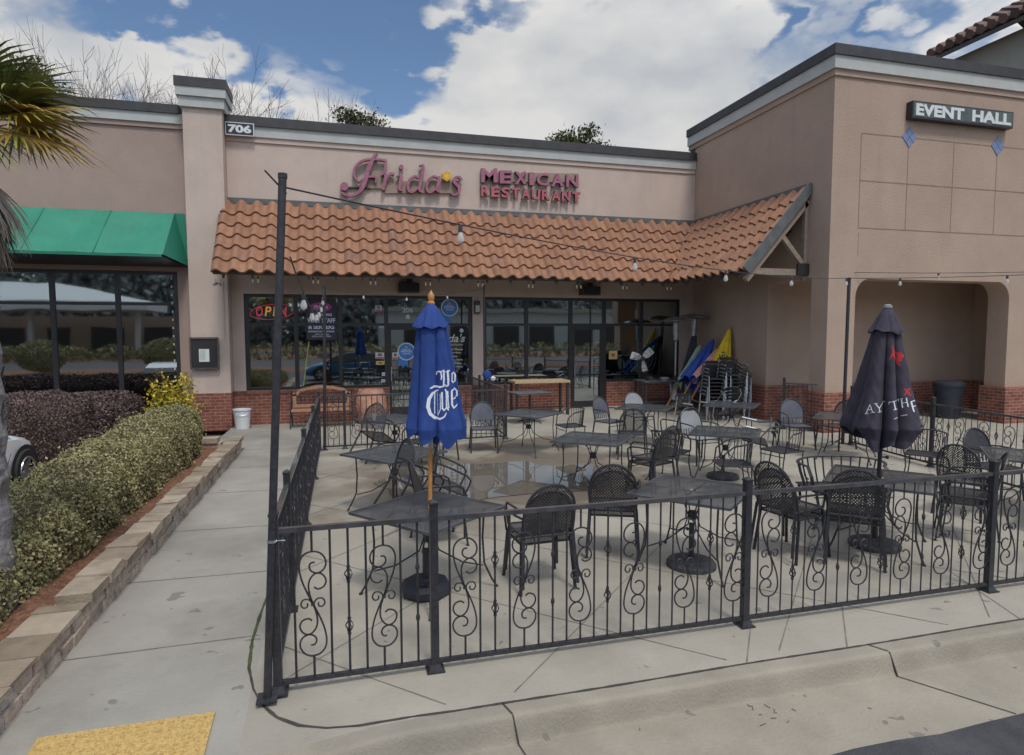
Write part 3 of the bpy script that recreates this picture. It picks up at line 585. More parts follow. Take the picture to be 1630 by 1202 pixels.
# front wall: opening 10.77..15.18 with rounded head
wallgrid(b, HX, 26, .95, 7.61, [(10.77, 15.18, .95, 3.42), (16.3, 20.6, .95, 3.42)], lambda a, z, d: (a, HY+d, z), 0, .5)
for xa, s_ in ((10.77, 1), (15.18, -1), (16.3, 1), (20.6, -1)):
    r_ = .36; arc = [(xa+s_*r_*(1-math.cos(t)), 3.42-.42*(1-math.sin(t))) for t in [math.pi/2*i/8 for i in range(9)]]
    poly = [(xa, 3.42)]+arc
    b.prism(poly, lambda u, v, d: (u, HY+.002+d, v), 0, .494)
# side wall (faces the patio): opening Y 11.74..13.2
wallgrid(b, HY+.5, 16.6, .95, 7.61, [(HY+.5, 13.2, .95, 3.45)], lambda a, z, d: (HX+d, a, z), 0, .5)
b.box(HX+.5, 16.9, 13.2, 13.5, .95, 3.6); b.box(16.6, 16.9, HY+.5, 13.2, .95, 3.6)
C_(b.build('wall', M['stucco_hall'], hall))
b = MB(); b.box(HX+.02, 26, HY+.5, 13.5, 3.6, 3.75); C_(b.build('arcade_ceiling', M['stucco_hall'], hall))
for q_ in ((HX-.07, 10.84, HY-.07, HY+.57), (15.11, 16.37, HY-.07, HY+.57), (20.5, 26, HY-.07, HY+.57), (HX-.06, HX+.5, 13.15, 16.55), (HX+.5, 16.95, 13.14, 13.4), (16.54, 16.9, HY+.57, 13.14)):
    b = MB(); b.box(*q_, -.05, .95); C_(b.build('brick_base', M['brick'], hall))
def ring(mb, o, z0, z1): mb.box(HX-o, 26, HY-o, HY+.3, z0, z1); mb.box(HX-o, HX+.3, HY+.3, 16.92, z0, z1)
b = MB(); ring(b, .12, 8.0, 8.21); C_(b.build('coping', M['coping'], hall))
b = MB(); ring(b, .08, 7.74, 8.0); C_(b.build('cornice', M['trim_grey'], hall))
b = MB(); ring(b, .035, 7.61, 7.74); C_(b.build('moulding', M['stucco_hall'], hall))
b = MB(); b.box(HX+.3, 26, HY+.3, 16.9, 7.7, 7.8); b.box(HX+.002, HX+.3, 16.6, 16.88, 3, 7.61); b.box(HX+.3, 26, 16.9, 17.0, 3, 8.2); C_(b.build('roof', M['coping'], hall))
b = MB()
for x in (10.78, 12.04, 13.31, 14.58, 15.85, 17.12): b.box(x-.009, x+.009, HY-.003, HY+.02, 4.50, 6.49)
for z in (4.50, 5.50, 6.49): b.box(10.78, 18, HY-.004, HY+.02, z-.009, z+.009)
b.box(10.79, 10.80, HY-.003, HY+.02, 3.9, 4.4)
C_(b.build('score_line', mat('score_line', (.24, .17, .135), .9), hall))
for x in (12.05, 14.58, 17.1):
    b = MB()
    for i, j in ((-1, 0), (1, 0), (0, -1), (0, 1)):
        cx_, cz_ = x+i*.1, 6.5+j*.115; b.prism([(cx_-.093, cz_), (cx_, cz_-.107), (cx_+.093, cz_), (cx_, cz_+.107)], lambda u, v, d: (u, HY-d, v), 0, .014)
    C_(b.build('diamond_tile', M['dia'], hall))
# event hall sign
sg = thing('hall_sign', 'dark box sign with white EVENT HALL lettering', 'sign', (13.45, HY, 7.1))
b = MB(); b.box(11.94, 14.80, HY-.16, HY-.002, 6.86, 7.22); C_(b.build('cabinet', M['frame'], sg))
b = MB(); b.box(11.97, 14.77, HY-.166, HY-.16, 6.89, 7.19); C_(b.build('face_panel', mat('sign_face', (.09, .11, .11), .5, .3, 3), sg))
b = MB(); lettering(b, 'EVENT', lambda u, v, d: (12.02+u, HY-.166-d, 6.915+v), .012, 1.33, .25, .045, 0, 0)
C_(b.build('word_lettering', M['letter'], sg)); b = MB()
lettering(b, 'HALL', lambda u, v, d: (13.58+u, HY-.166-d, 6.915+v), .012, 1.14, .25, .045, 0, 0); C_(b.build('word_lettering', M['letter'], sg))
# address plate
pl = thing('address_plate', 'small navy plate reading 706 at the end of the cornice', 'sign', (-2.2, FY-.12, 7.1))
b = MB(); b.box(-2.56, -1.92, FY-.16, FY-.121, 6.97, 7.27); C_(b.build('border', M['letter'], pl))
b = MB(); b.box(-2.54, -1.94, FY-.165, FY-.16, 6.99, 7.25); C_(b.build('panel', M['navy'], pl))
b = MB(); lettering(b, '706', lambda u, v, d: (-2.50+u, FY-.165-d, 7.025+v), .006, .52, .19, .045, 0, 0); C_(b.build('numerals', M['letter'], pl))
# tower with tiled roof behind the hall
tw = thing('tiled_tower', 'grey green tower with dark tiled eave behind the event hall', 'tower', (21, 14, 8))
b = MB(); b.box(18.5, 25, 9, 15.9, 7.8, 10.7); C_(b.build('wall', M['green_wall'], tw))
b = MB()
for k in range(26):
    y = 8.4+k*.32
    if y > 16.3: break
    for r_ in range(9):
        x = 17.95+r_*.36; z = 10.93+r_*.2; b.tube([(x-.03, y, z+.02), (x+.4, y, z+.2)], [.135, .115], 8)
C_(b.build('roof_tiles', M['tile_dark'], tw))
b = MB(); b.prism([(17.95, 10.78), (21.4, 12.7), (21.4, 12.6), (17.95, 10.66)], lambda u, v, d: (u, d, v), 8.3, 16.3); b.prism([(21.4, 12.7), (25, 10.9), (25, 10.7), (21.4, 12.6)], lambda u, v, d: (u, d, v), 8.3, 16.3); C_(b.build('eave', M['coping'], tw))

# ---------------------------------------------------------------- tiled awning roof
tr = thing('tile_awning_roof', 'orange clay tile awning roof wrapping the inside corner', 'roof', (4, 15.8, 3.6))
ZT, ZE, OV = 5.42, 3.66, 1.5; ROWS = 6; PITCH = .352
def tilefield(mb, length, clip, fn):
    """fn(u along eave, t 0..1 down the slope, lift) -> xyz ; each tile is its own island"""
    n = int(length/PITCH)+1
    for i in range(n):
        for r_ in range(ROWS):
            t0, t1 = r_/ROWS, (r_+1)/ROWS+.045
            jit = random.uniform(-.008, .008); vs = []; K = 8
            for k in range(K+1):
                s_ = k/K; u = i*PITCH+s_*PITCH*1.0
                # S profile: round barrel then shallow pan
                z = .088*math.sin(math.pi*min(1, s_/.62)) if s_ < .62 else -.02*math.sin(math.pi*(s_-.62)/.38)
                for t, l_ in ((t0, .004), (t1, .062), (t1, .012)):
                    tt = t+(jit if t > t0 else 0)
                    vs.append(fn(*clip(u, tt), l_+z))
            F = []
            for k in range(K):
                a = 3*k; F += [(a, a+1, a+4, a+3), (a+1, a+2, a+5, a+4)]
            mb.add(vs, F)
SL = math.hypot(OV, ZT-ZE)
nz_, ny_ = OV/SL, (ZT-ZE)/SL
b = MB()
def clipA(u, t):  # main field: X from -2.7 to the valley X=10.06-OV*t
    return (min(u, 10.06+2.72-OV*t), t)
tilefield(b, 12.78, clipA, lambda u, t, l_: (-2.72+u, FY-.03-OV*t-ny_*l_, ZT-(ZT-ZE)*t+nz_*l_))
C_(b.build('roof_tiles', M['tile'], tr, smooth=True))
b = MB()
YN = 11.85
def clipB(u, t): return (min(u, FY-YN-OV*t) if True else u, t)
tilefield(b, FY-YN, clipB, lambda u, t, l_: (HX-.03-OV*t-ny_*l_, YN+u, ZT-(ZT-ZE)*t+nz_*l_))
C_(b.build('roof_tiles', M['tile'], tr, smooth=True))
b = MB(); b.box(-2.74, 10.06, FY-.06, FY-.002, 5.40, 5.53); b.box(HX-.06, HX-.002, YN-.05, FY-.06, 5.40, 5.53); C_(b.build('flashing', M['flash'], tr))
b = MB() # deck under tiles
def deck(P): b.add(P, [(0, 1, 2, 3)])
for dz in (-.035, -.10):
    b.add([(-2.70, FY-.01, ZT+dz), (HX, FY-.01, ZT+dz), (HX-OV, FY-OV, ZE+dz), (-2.70, FY-OV, ZE+dz)], [(0, 1, 2, 3)])
    b.add([(HX-.01, YN, ZT+dz), (HX-.01, FY, ZT+dz), (HX-OV, FY-OV, ZE+dz), (HX-OV, YN, ZE+dz)], [(0, 1, 2, 3)])
b.box(-2.70, HX-OV, FY-OV-.02, FY-OV, ZE-.10, ZE-.01); b.box(HX-OV-.02, HX-OV, YN, FY-OV, ZE-.10, ZE-.01)
C_(b.build('deck', M['soffit'], tr))
b = MB(); b.bar((-2.71, FY-.02, ZT+.0), (-2.71, FY-OV-.02, ZE-.02), .03, .12); C_(b.build('verge_board', M['soffit'], tr))
b = MB(); b.bar((HX-.02, YN-.03, ZT+.03), (HX-OV-.12, YN-.03, ZE-.06), .05, .20); C_(b.build('verge_board', M['flash'], tr))
b = MB(); y = YN+.08
b.bar((HX-.05, y, ZT-.30), (HX-OV-.05, y, ZE-.26), .10, .12); b.bar((HX-.03, y-.001, ZE-.07), (HX-OV+.12, y-.001, ZE-.07), .09, .14); b.bar((HX-.05, y+.001, ZE+.05), (HX-.72, y+.001, ZT-.98), .09, .10)
b.box(HX-.1, HX-.005, y-.05, y+.05, ZE-.25, ZT-.25); C_(b.build('truss', M['timber'], tr))
b = MB(); b.box(HX-.30, HX-.004, YN-.03, YN+.02, ZE-.13, ZE+.12); C_(b.build('gusset_plate', M['frame'], tr))
b = MB()
for x in frange(-2.5, 8.3, .61): b.bar((x, FY-.01, 4.6), (x, FY-OV+.03, ZE-.14), .04, .09)
for y in frange(YN+.6, 14.6, .61): b.bar((HX-.01, y, 4.6), (HX-OV+.03, y, ZE-.14), .04, .09)
C_(b.build('rafters', M['soffit'], tr))

# ---------------------------------------------------------------- restaurant sign
sign = thing('restaurant_sign', 'magenta channel letter sign reading Frida\'s Mexican Restaurant', 'sign', (3.2, FY, 6.2))
def sp(u, v, d): return (-.117886+.003750198*u-3.0318e-5*v+2.77e-7*u*u, FY-.05-d, 6.968728+.00022819*u-.004057915*v)
letters = {
 'F': ([[(285, 62, 12), (262, 82, 20), (240, 125, 26), (220, 175, 28), (205, 225, 28), (185, 270, 26), (160, 300, 20), (120, 318, 16), (80, 315, 13), (52, 300, 11)],
        [(342, 104, 15), (300, 100, 12), (240, 98, 12), (190, 106, 13), (150, 135, 15), (132, 175, 16), (142, 210, 15), (165, 238, 12)],
        [(340, 104, 15), (330, 150, 12), (322, 190, 9)], [(165, 238, 10), (205, 208, 12), (245, 203, 12), (276, 206, 12)], [(276, 206, 12), (272, 225, 10), (270, 244, 8)]], [(71, 263, 26)]),
 'r': ([[(308, 195, 8), (328, 183, 12), (335, 200, 20), (326, 245, 20), (316, 285, 20)], [(330, 225, 10), (350, 198, 14), (372, 184, 18), (390, 192, 14)]], []),
 'i': ([[(405, 203, 8), (425, 190, 14), (432, 205, 20), (425, 245, 20), (422, 280, 18), (442, 288, 8)]], [(434, 144, 15)]),
 'd': ([[(548, 135, 8), (572, 130, 12), (572, 160, 19), (560, 220, 20), (548, 280, 20), (565, 298, 10)], [(545, 210, 12), (520, 200, 13), (490, 218, 17), (474, 255, 19), (482, 290, 17), (508, 297, 13), (540, 268, 11)]], []),
 'a': ([[(675, 200, 14), (668, 240, 20), (660, 282, 20), (680, 300, 10)], [(665, 208, 12), (638, 200, 13), (608, 222, 17), (593, 260, 19), (602, 294, 17), (626, 297, 13), (656, 270, 11)]], []),
 's': ([[(812, 222, 20), (800, 203, 14), (775, 208, 16), (764, 230, 17), (782, 250, 20), (800, 272, 20), (795, 302, 17), (765, 315, 15), (745, 298, 18)]], [])}
rb = MB()
def rbox(u0, v0, u1, v1): rb.add([sp(u0, v0, .0), sp(u1, v0, .0), sp(u1, v1, 0), sp(u0, v1, 0)]+[(p[0], FY-.002, p[2]) for p in (sp(u0, v0, 0), sp(u1, v0, 0), sp(u1, v1, 0), sp(u0, v1, 0))], [(0, 3, 2, 1), (0, 1, 5, 4), (1, 2, 6, 5), (2, 3, 7, 6), (3, 0, 4, 7)])
rbox(225, 160, 330, 270); rbox(330, 225, 800, 300); rbox(1010, 165, 1560, 225); C_(rb.build('raceway', M['raceway'], sign))
rb = MB(); rb.add([sp(90, 258, .01), sp(240, 266, .01), sp(240, 275, .01), sp(90, 267, .01)]+[(p[0], FY-.01, p[2]) for p in (sp(90, 258, 0), sp(240, 266, 0), sp(240, 275, 0), sp(90, 267, 0))], [(0, 3, 2, 1), (0, 1, 5, 4), (2, 3, 7, 6), (3, 0, 4, 7)]); C_(rb.build('conduit', M['return'], sign))
for ch, (st, dots) in letters.items():
    b = MB()
    for i, s_ in enumerate(st): stroke(b, s_, lambda u, v, d, i=i: sp(u, v, d-(.002*i if d > 0 else 0)), .11)
    for (u, v, r_) in dots:
        P = [(u+r_*math.cos(t), v+r_*math.sin(t)) for t in [i*math.pi/8 for i in range(16)]]; n = len(P)
        b.mi = 0; b.add([sp(x, y, .115) for x, y in P], [tuple(range(n))]); b.mi = 1; b.add([sp(x, y, .115) for x, y in P]+[sp(x, y, 0) for x, y in P], [(i, (i+1) % n, (i+1) % n+n, i+n) for i in range(n)]); b.mi = 0
    C_(b.build('letter', [M['mag'], M['return']], sign))
b = MB(); P = [(720+(33 if i % 2 else 27)*math.cos(i*math.pi/6), 200+(33 if i % 2 else 27)*math.sin(i*math.pi/6)) for i in range(12)]
b.add([sp(x, y, .14) for x, y in P]+[sp(x, y, 0) for x, y in P], [tuple(range(12))]+[(i, (i+1) % 12, (i+1) % 12+12, i+12) for i in range(12)])
b.mi = 1; P = [(720+13*math.cos(i*math.pi/6), 200+13*math.sin(i*math.pi/6)) for i in range(12)]; b.add([sp(x, y, .144) for x, y in P], [tuple(range(12))]); b.mi = 0
C_(b.build('flower', [M['flower'], M['yellow_cloth']], sign))
for word, m_, cs in (('MEXICAN', 'mag', (938, 236, 1570, 176, 95)), ('RESTAURANT', 'mag_red', (938, 325, 1578, 288, 76))):
    u0, vb, u1, vt, hh = cs; b = MB()
    for i, c in enumerate(word):
        n = len(word); wd = [1.25 if q == 'M' else .5 if q == 'I' else 1 for q in word]; tot = sum(wd)
        ua = u0+(u1-u0)*sum(wd[:i])/tot; ub = u0+(u1-u0)*(sum(wd[:i+1])-.16)/tot
        bl = vb+ {'MEXICAN': 32, 'RESTAURANT': 40}[word]*(ua-u0)/(u1-u0)
        H = hh*(.88 if i else .95)
        V, F, bd = textpoly(c, 1, .035)
        x0 = min(v[0] for v in V); x1_ = max(v[0] for v in V); y0 = min(v[1] for v in V); y1 = max(v[1] for v in V)
        f_ = lambda a, q: (ua+(a-x0)/(x1_-x0)*(ub-ua), bl-(q-y0)/(y1-y0)*H)
        PP = [f_(v[0], v[1]) for v in V]; k = len(PP)
        b.mi = 0; b.add([sp(x, y, .10) for x, y in PP], F); b.mi = 1; b.add([sp(x, y, .099) for x, y in PP]+[sp(x, y, 0) for x, y in PP], [(q, p, p+k, q+k) for p, q in bd]); b.mi = 0
    C_(b.build('word_lettering', [M[m_], M['return']], sign))
# ---------------------------------------------------------------- ironwork fences
def rot180(c): return [(-x, -y) for x, y in c]
SC = .00155
A_ = [(0, 0), (-22, 45), (-44, 100), (-54, 150), (-50, 185), (-30, 210), (0, 218), (30, 212), (52, 190), (58, 162), (46, 138), (20, 127), (-4, 137), (-12, 155), (-4, 171), (12, 172)]
B_ = [(0, 0), (-13, 40), (-17, 80), (-6, 110), (18, 127), (44, 118), (57, 92), (47, 68), (22, 60), (6, 70)]
C1 = [(0, 0), (18, 20), (40, 20), (50, 2), (40, -14), (24, -10), (24, 4)]
C2 = [(0, 0), (-18, 20), (-40, 20), (-50, 2), (-40, -14), (-24, -10), (-24, 4)]
def smooth2(P, k=3):
    o = []
    for i in range(len(P)-1):
        p0, p1, p2, p3 = P[max(i-1, 0)], P[i], P[i+1], P[min(i+2, len(P)-1)]
        for j in range(k):
            t = j/k; o.append(tuple(.5*((2*b)+(-a+c)*t+(2*a-5*b+4*c-d)*t*t+(-a+3*b-3*c+d)*t**3) for a, b, c, d in zip(p0, p1, p2, p3)))
    return o+[P[-1]]
Z0, Z1, ZC = .07, 1.02, .545
def bal_mesh(kind, flip=1):
    b = MB()
    if kind in 'bBK':
        b.tube([(0, 0, Z0), (0, 0, Z1)], .0075, 4)
        for z in (ZC-.17, ZC+.17):
            if kind == 'K':
                b.lathe([(.007, -.03), (.014, -.008), (.014, .008), (.007, .03)], (0, 0, z), 6)
            if kind == 'B':
                for k in range(4):
                    b.tube([(.024*math.sin(math.pi*t/6)*math.cos(k*math.pi/2+t*.45), .024*math.sin(math.pi*t/6)*math.sin(k*math.pi/2+t*.45), z-.045+.09*t/6) for t in range(7)], .0045, 4)
                b.lathe([(.012, -.006), (.012, .006)], (0, 0, z-.05), 6); b.lathe([(.012, -.006), (.012, .006)], (0, 0, z+.05), 6)
    else:
        for c in (A_, B_):
            for cc in (c, rot180(c)):
                b.tube([(x*SC*flip*.93, 0, ZC+y*SC) for x, y in smooth2(cc)], .0062, 5)
        for c in (C1, C2): b.tube([(x*SC*flip*.93, 0, ZC+y*SC) for x, y in smooth2(c)], .0055, 5)
        b.tube([(0, 0, ZC+218*SC), (0, 0, Z1)], .0075, 4); b.tube([(0, 0, Z0), (0, 0, ZC-218*SC)], .0075, 4)
        b.box(-.012, .012, -.009, .009, ZC-.012, ZC+.012)
    m = b.build('tmp', M['black']); me = m.data; bpy.data.objects.remove(m); return me
BAL = {'b': bal_mesh('b'), 'B': bal_mesh('B'), 'K': bal_mesh('K'), 'S': bal_mesh('S'), 's': bal_mesh('S', -1)}
def post_me():
    b = MB(); b.box(-.026, .026, -.026, .026, .01, 1.13); m = b.build('tmp', M['black']); me = m.data; bpy.data.objects.remove(m)
    b = MB(); b.box(-.03, .03, -.03, .03, 1.13, 1.145); b.add([(-.03, -.03, 1.145), (.03, -.03, 1.145), (.03, .03, 1.145), (-.03, .03, 1.145), (0, 0, 1.165)], [(0, 1, 4), (1, 2, 4), (2, 3, 4), (3, 0, 4)]); m = b.build('tmp', M['black']); mc = m.data; bpy.data.objects.remove(m)
    b = MB(); b.box(-.06, .06, -.06, .06, 0, .01); 
    b.add([(-.045, -.045, .01), (.045, -.045, .01), (.045, .045, .01), (-.045, .045, .01), (-.03, -.03, .05), (.03, -.03, .05), (.03, .03, .05), (-.03, .03, .05)], [(0, 1, 5, 4), (1, 2, 6, 5), (2, 3, 7, 6), (3, 0, 4, 7), (4, 5, 6, 7)]); m = b.build('tmp', M['black']); mb_ = m.data; bpy.data.objects.remove(m)
    return me, mc, mb_
PM, PC, PB = post_me()
PAT = 'bSbBbSbK'
def fence(label, p0, p1, posts, start=0, pattern=PAT, cat='fence'):
    d = Vector(p1)-Vector(p0); Lg = d.length; t = thing('iron_fence', label, cat, (p0[0], p0[1], 0), math.atan2(d.y, d.x), 'scrollwork iron fences round the patio')
    z_ = lambda s_: gz(p0[0]+d.x*s_/Lg, p0[1]+d.y*s_/Lg)
    for s_ in posts:
        o = link('post', PM, t, (s_, 0, z_(s_))); link('cap', PC, o); link('base_plate', PB, o)
    ends = sorted(set([0]+posts+[Lg]))
    flip = 0
    for a, c in zip(ends, ends[1:]):
        if c-a < .1: continue
        for nm, z, w, h in (('top_rail', 1.035, .036, .03), ('bottom_rail', .06, .03, .026)):
            b = MB(); b.bar((a+.026 if a in posts else a, 0, z+z_(a)), (c-.026 if c in posts else c, 0, z+z_(c)), w, h); b.build(nm, M['rail' if nm == 'top_rail' else 'black'], t)
        n = max(1, int(round((c-a)/.1045))-1); st = (c-a)/(n+1)
        for i in range(n):
            k = PAT[i % 8] if pattern == PAT else pattern[i % len(pattern)]
            if k == 'S': k = 's' if flip % 2 else 'S'; flip += 1
            s_ = a+(i+1)*st; link('scroll' if k in 'sS' else 'baluster', BAL[k], t, (s_, 0, z_(s_)))
    return t
fence('black scrollwork iron fence along the kerb in front of the patio tables', (-.43, 4.05, 0), (8.4, 4.05, 0), [0, .99, 3.38, 5.83, 8.25])
fence('black iron fence running back from the kerb between sidewalk and patio', (-.45, 4.12, 0), (-.45, 12.6, 0), [1.15, 3.5, 5.95, 8.44])
fence('black iron fence across the back left of the patio before the bench and door', (-.40, 12.6, 0), (3.28, 12.6, 0), [.42, 3.68])
fence('short black iron fence running to the wall between the two window bays', (3.3, 12.66, 0), (3.3, 16.3, 0), [1.5, 2.6])
fence('black iron fence on the right side of the patio before the rubbish bin', (9.05, 5.6, 0), (9.55, 9.95, 0), [.05, 2.45, 4.38])
fence('short black iron gate panel between the brick column and the side wall', (9.55, 11.9, 0), (9.95, 11.35, 0), [0], pattern='bBbb')

# ---------------------------------------------------------------- furniture
def lattice(mb, inside, x0, x1, y0, y1, pitch, w, fn, diag=True, th=.0):
    """flat woven strands clipped to inside(x,y); fn(x,y)->xyz"""
    n = int((x1-x0+y1-y0)/pitch)+2; stp = .012
    for dirn in (0, 1):
        for k in range(n):
            if diag:
                s_ = (x0+y0 if dirn == 0 else x0-y1)+k*pitch*1.414
                if dirn == 0: P = [(x0+i*stp, s_-(x0+i*stp)) for i in range(int((x1-x0)/stp)+1)]
                else: P = [(x0+i*stp, (x0+i*stp)-s_) for i in range(int((x1-x0)/stp)+1)]
                ox, oy = (w*.35, w*.35) if dirn == 0 else (w*.35, -w*.35)
            else:
                c = (x0 if dirn == 0 else y0)+k*pitch
                if c > (x1 if dirn == 0 else y1): break
                P = [((c, y0+i*stp*2) if dirn == 0 else (x0+i*stp*2, c)) for i in range(int(((y1-y0) if dirn == 0 else (x1-x0))/stp/2)+1)]
                ox, oy = (w/2, 0) if dirn == 0 else (0, w/2)
            run = []
            for p in P+[None]:
                if p and y0-.001 <= p[1] <= y1+.001 and inside(*p): run.append(p)
                else:
                    if len(run) > 1:
                        idx = list(range(0, len(run), 4))
                        if idx[-1] != len(run)-1: idx.append(len(run)-1)
                        q = [run[i] for i in idx]
                        vs = [fn(a+s_*ox, c_+s_*oy) for a, c_ in q for s_ in (-1, 1)]
                        mb.add(vs, [(2*i, 2*i+1, 2*i+3, 2*i+2) for i in range(len(q)-1)])
                    run = []
def arch(x, hw, y0, y1, ya):  # straight sides to ya then half ellipse
    return y1 if abs(x) < 1e-9 else ya+(y1-ya)*math.sqrt(max(0, 1-(x/hw)**2))
def backxyz(x, z, z0=.43, lean=.22, curve=.35, y0=-.21):
    return (x, y0-(z-z0)*lean+curve*x*x, z)
def make_chair(kind, label, group, sheetmat='sheet'):
    t = thing('patio_chair', label, 'chair', (0, 0, 0), 0, group)
    mm = M['black']; g = M['mesh']
    zb0, zb1, za, hw = (.47, .90, .66, .225)
    sb = MB(); insq = lambda x, y: abs(x) <= .225 and -.21 <= y <= .22
    sf = lambda x, y: (x, y, .435-.02*math.cos(x*6)*math.cos(y*6))
    if kind == 'A': lattice(sb, insq, -.225, .225, -.21, .22, .020, .012, sf)
    else:
        xs, ys = frange(-.225, .225, .05), frange(-.21, .22, .05); n = len(xs)
        sb.add([sf(x, y) for y in ys for x in xs], [(j*n+i, j*n+i+1, (j+1)*n+i+1, (j+1)*n+i) for j in range(len(ys)-1) for i in range(n-1)])
    seat = sb.build('seat', g if kind in 'AC' else M[sheetmat], t)
    fr = MB(); c = [(-.235, -.21), (-.235, .19), (-.20, .23), (.20, .23), (.235, .19), (.235, -.21), (-.235, -.21)]; fr.tube([(x, y, .43) for x, y in c], .011, 6); fr.build('seat_frame', mm, t, True)
    if kind in 'AB':
        top = lambda x: arch(x, hw, zb0, zb1, za)
        ins = lambda x, z: abs(x) < hw and zb0 <= z <= top(x)
        bb = MB()
        if kind == 'A': lattice(bb, ins, -hw, hw, zb0, zb1, .021, .0085, lambda x, z: backxyz(x, z))
        else:
            xs = frange(-hw, hw, .03); nz = 14
            P = [[backxyz(x, (zb0+.09)+(max(top(x), zb0+.1)-zb0-.09)*j/nz) for x in xs] for j in range(nz+1)]
            n = len(xs); bb.add([p for r_ in P for p in r_], [(j*n+i, j*n+i+1, (j+1)*n+i+1, (j+1)*n+i) for j in range(nz) for i in range(n-1)])
            for x in frange(-.19, .19, .054): bb.bar(backxyz(x, zb0-.01), backxyz(x, zb0+.095), .030, .006)
        bb.build('backrest', g if kind == 'A' else M[sheetmat], t, kind == 'B')
        fb = MB(); pts = [backxyz(-hw, .43), backxyz(-hw-.004, .55)]+[backxyz(x, top(x)) for x in [-hw*math.cos(a) for a in [math.pi*i/14 for i in range(15)]]]+[backxyz(hw+.004, .55), backxyz(hw, .43)]
        fb.tube(pts, .0125, 6); fb.build('back_frame', mm, t, True)
        for s_ in (-1, 1):
            ab = MB(); y0 = backxyz(.225, .66)[1]
            ab.tube([(s_*.225, y0, .66), (s_*.262, y0+.10, .668), (s_*.27, .0, .665), (s_*.268, .13, .655), (s_*.262, .19, .62), (s_*.25, .20, .54), (s_*.24, .19, .44)], .0115, 6); ab.build('armrest', mm, t, True)
    else:
        # barrel back: a bent rail with upright spindles down to the seat
        rail = [(.27*math.sin(a), -.05-.20*math.cos(a), .76-.09*(1-math.cos(a*.5))*1.4) for a in [R(-118)+R(236)*i/18 for i in range(19)]]
        rb_ = MB(); rb_.tube(rail, .0125, 6); rb_.build('back_rail', mm, t, True)
        sp_ = MB()
        for i in range(3, 16):
            p = rail[i]; q = (p[0]*.83, max(-.21, p[1]*.9), .43); sp_.tube([p, ((p[0]+q[0])/2*1.03, (p[1]+q[1])/2, .6), q], .0055, 4)
        sp_.build('back_spindles', mm, t)
        for s_ in (-1, 1):
            ab = MB(); p = rail[0 if s_ < 0 else 18]; ab.tube([p, (s_*.25, .17, .60), (s_*.24, .19, .44)], .0115, 6); ab.build('armrest', mm, t, True)
    for sx in (-1, 1):
        for sy in (-1, 1):
            lb = MB()
            if kind == 'C': lb.tube([(sx*.225, sy*.19, .43), (sx*.21, sy*.2, .25), (sx*.235, sy*.235, .05), (sx*.26, sy*.27, .008)], .0095, 6)
            else: lb.bar((sx*.23, sy*.19-(.01 if sy < 0 else 0), .43), (sx*.255, sy*.235-(.02 if sy < 0 else 0), 0), .026, .016)
            lb.lathe([(.017, 0), (.017, .012)], ((sx*.26, sy*.27, 0) if kind == 'C' else (sx*.255, sy*.235-(.02 if sy < 0 else 0), 0)), 6)
            lb.build('leg', mm, t, kind == 'C')
    cb = MB(); cb.tube([(-.24, .2, .36), (.24, .2, .36)], .007, 5); cb.build('stretcher', mm, t)
    return t
GC = 'black metal patio chairs'
protos = {}
def place(kind, label, x, y, rz, group=GC, lift=0, tilt=None, sm='sheet'):
    key = kind+sm; z = gz(x, y)+lift
    if key not in protos:
        protos[key] = make_chair(kind, label, group, sm); t = protos[key]; t.location = (x, y, z); t.rotation_euler = tilt if tilt else (0, 0, R(rz)); return t
    return copy_thing(protos[key], label, (x, y, z), R(rz), group, tilt)
def pair(kind, labA, labB, x, y, rz, **k):
    place(kind, labA, x, y, rz, **k)
    r_ = R(rz); place(kind, labB, x+.055*math.sin(r_), y-.055*math.cos(r_), rz, lift=.075, **k)
pair('A', 'lower chair of the stacked mesh pair nearest the blue umbrella, front row', 'upper chair of the stacked mesh pair nearest the blue umbrella, front row', 1.68, 5.30, 3)
pair('A', 'lower chair of the mesh pair left of the table with an empty umbrella base', 'upper chair of the mesh pair left of the table with an empty umbrella base', 2.66, 5.85, -24)
place('B', 'grey high backed chair between the blue umbrella and the puddle, facing the street', 2.56, 11.5, 172)
place('B', 'dark chair seen edge on just behind the table with the blue umbrella', .98, 6.62, -82, sm='mesh')
place('A', 'black mesh chair half hidden behind the blue umbrella canopy', 1.62, 10.9, 205)
place('C', 'low barrel chair right of the square table by the back fence, facing it', 4.22, 11.25, 95)
place('B', 'grey high backed chair in front of the brick wall beside the second door', 5.15, 11.5, 205)
place('A', 'black mesh chair pushed under the near side of the table before the second door', 4.95, 10.1, -22)
place('B', 'pale chair behind the table before the second door, facing the street', 6.05, 12.0, 182, sm='pale')
pair('A', 'lower chair of the mesh pair at the centre table by the puddle', 'upper chair of the mesh pair at the centre table by the puddle', 4.14, 7.85, 22)
place('C', 'barrel chair between the centre table and the table to its right', 4.78, 8.45, -55)
place('A', 'thin framed mesh chair below the leaning umbrellas', 5.8, 9.95, 8)
place('B', 'pale rounded chair behind the table right of centre', 5.85, 9.35, 188, sm='pale')
place('C', 'barrel chair on the near side of the table right of centre', 5.18, 7.45, 70)
place('C', 'thin legged barrel chair alone on the open floor left of the blue backed chair', 6.45, 8.05, 100)
place('B', 'blue grey high backed chair in front of the brick column', 8.3, 9.95, 165)
place('A', 'dark mesh chair against the brick column, left of the black umbrella', 9.0, 9.75, 100)
place('C', 'barrel chair right of the black umbrella against the side fence', 8.3, 7.25, 125)
place('B', 'dark round backed chair behind the table at the far right', 8.45, 6.35, 178, sm='mesh')
place('A', 'mesh chair seen side on, left of the table at the far right', 7.35, 5.85, -70)
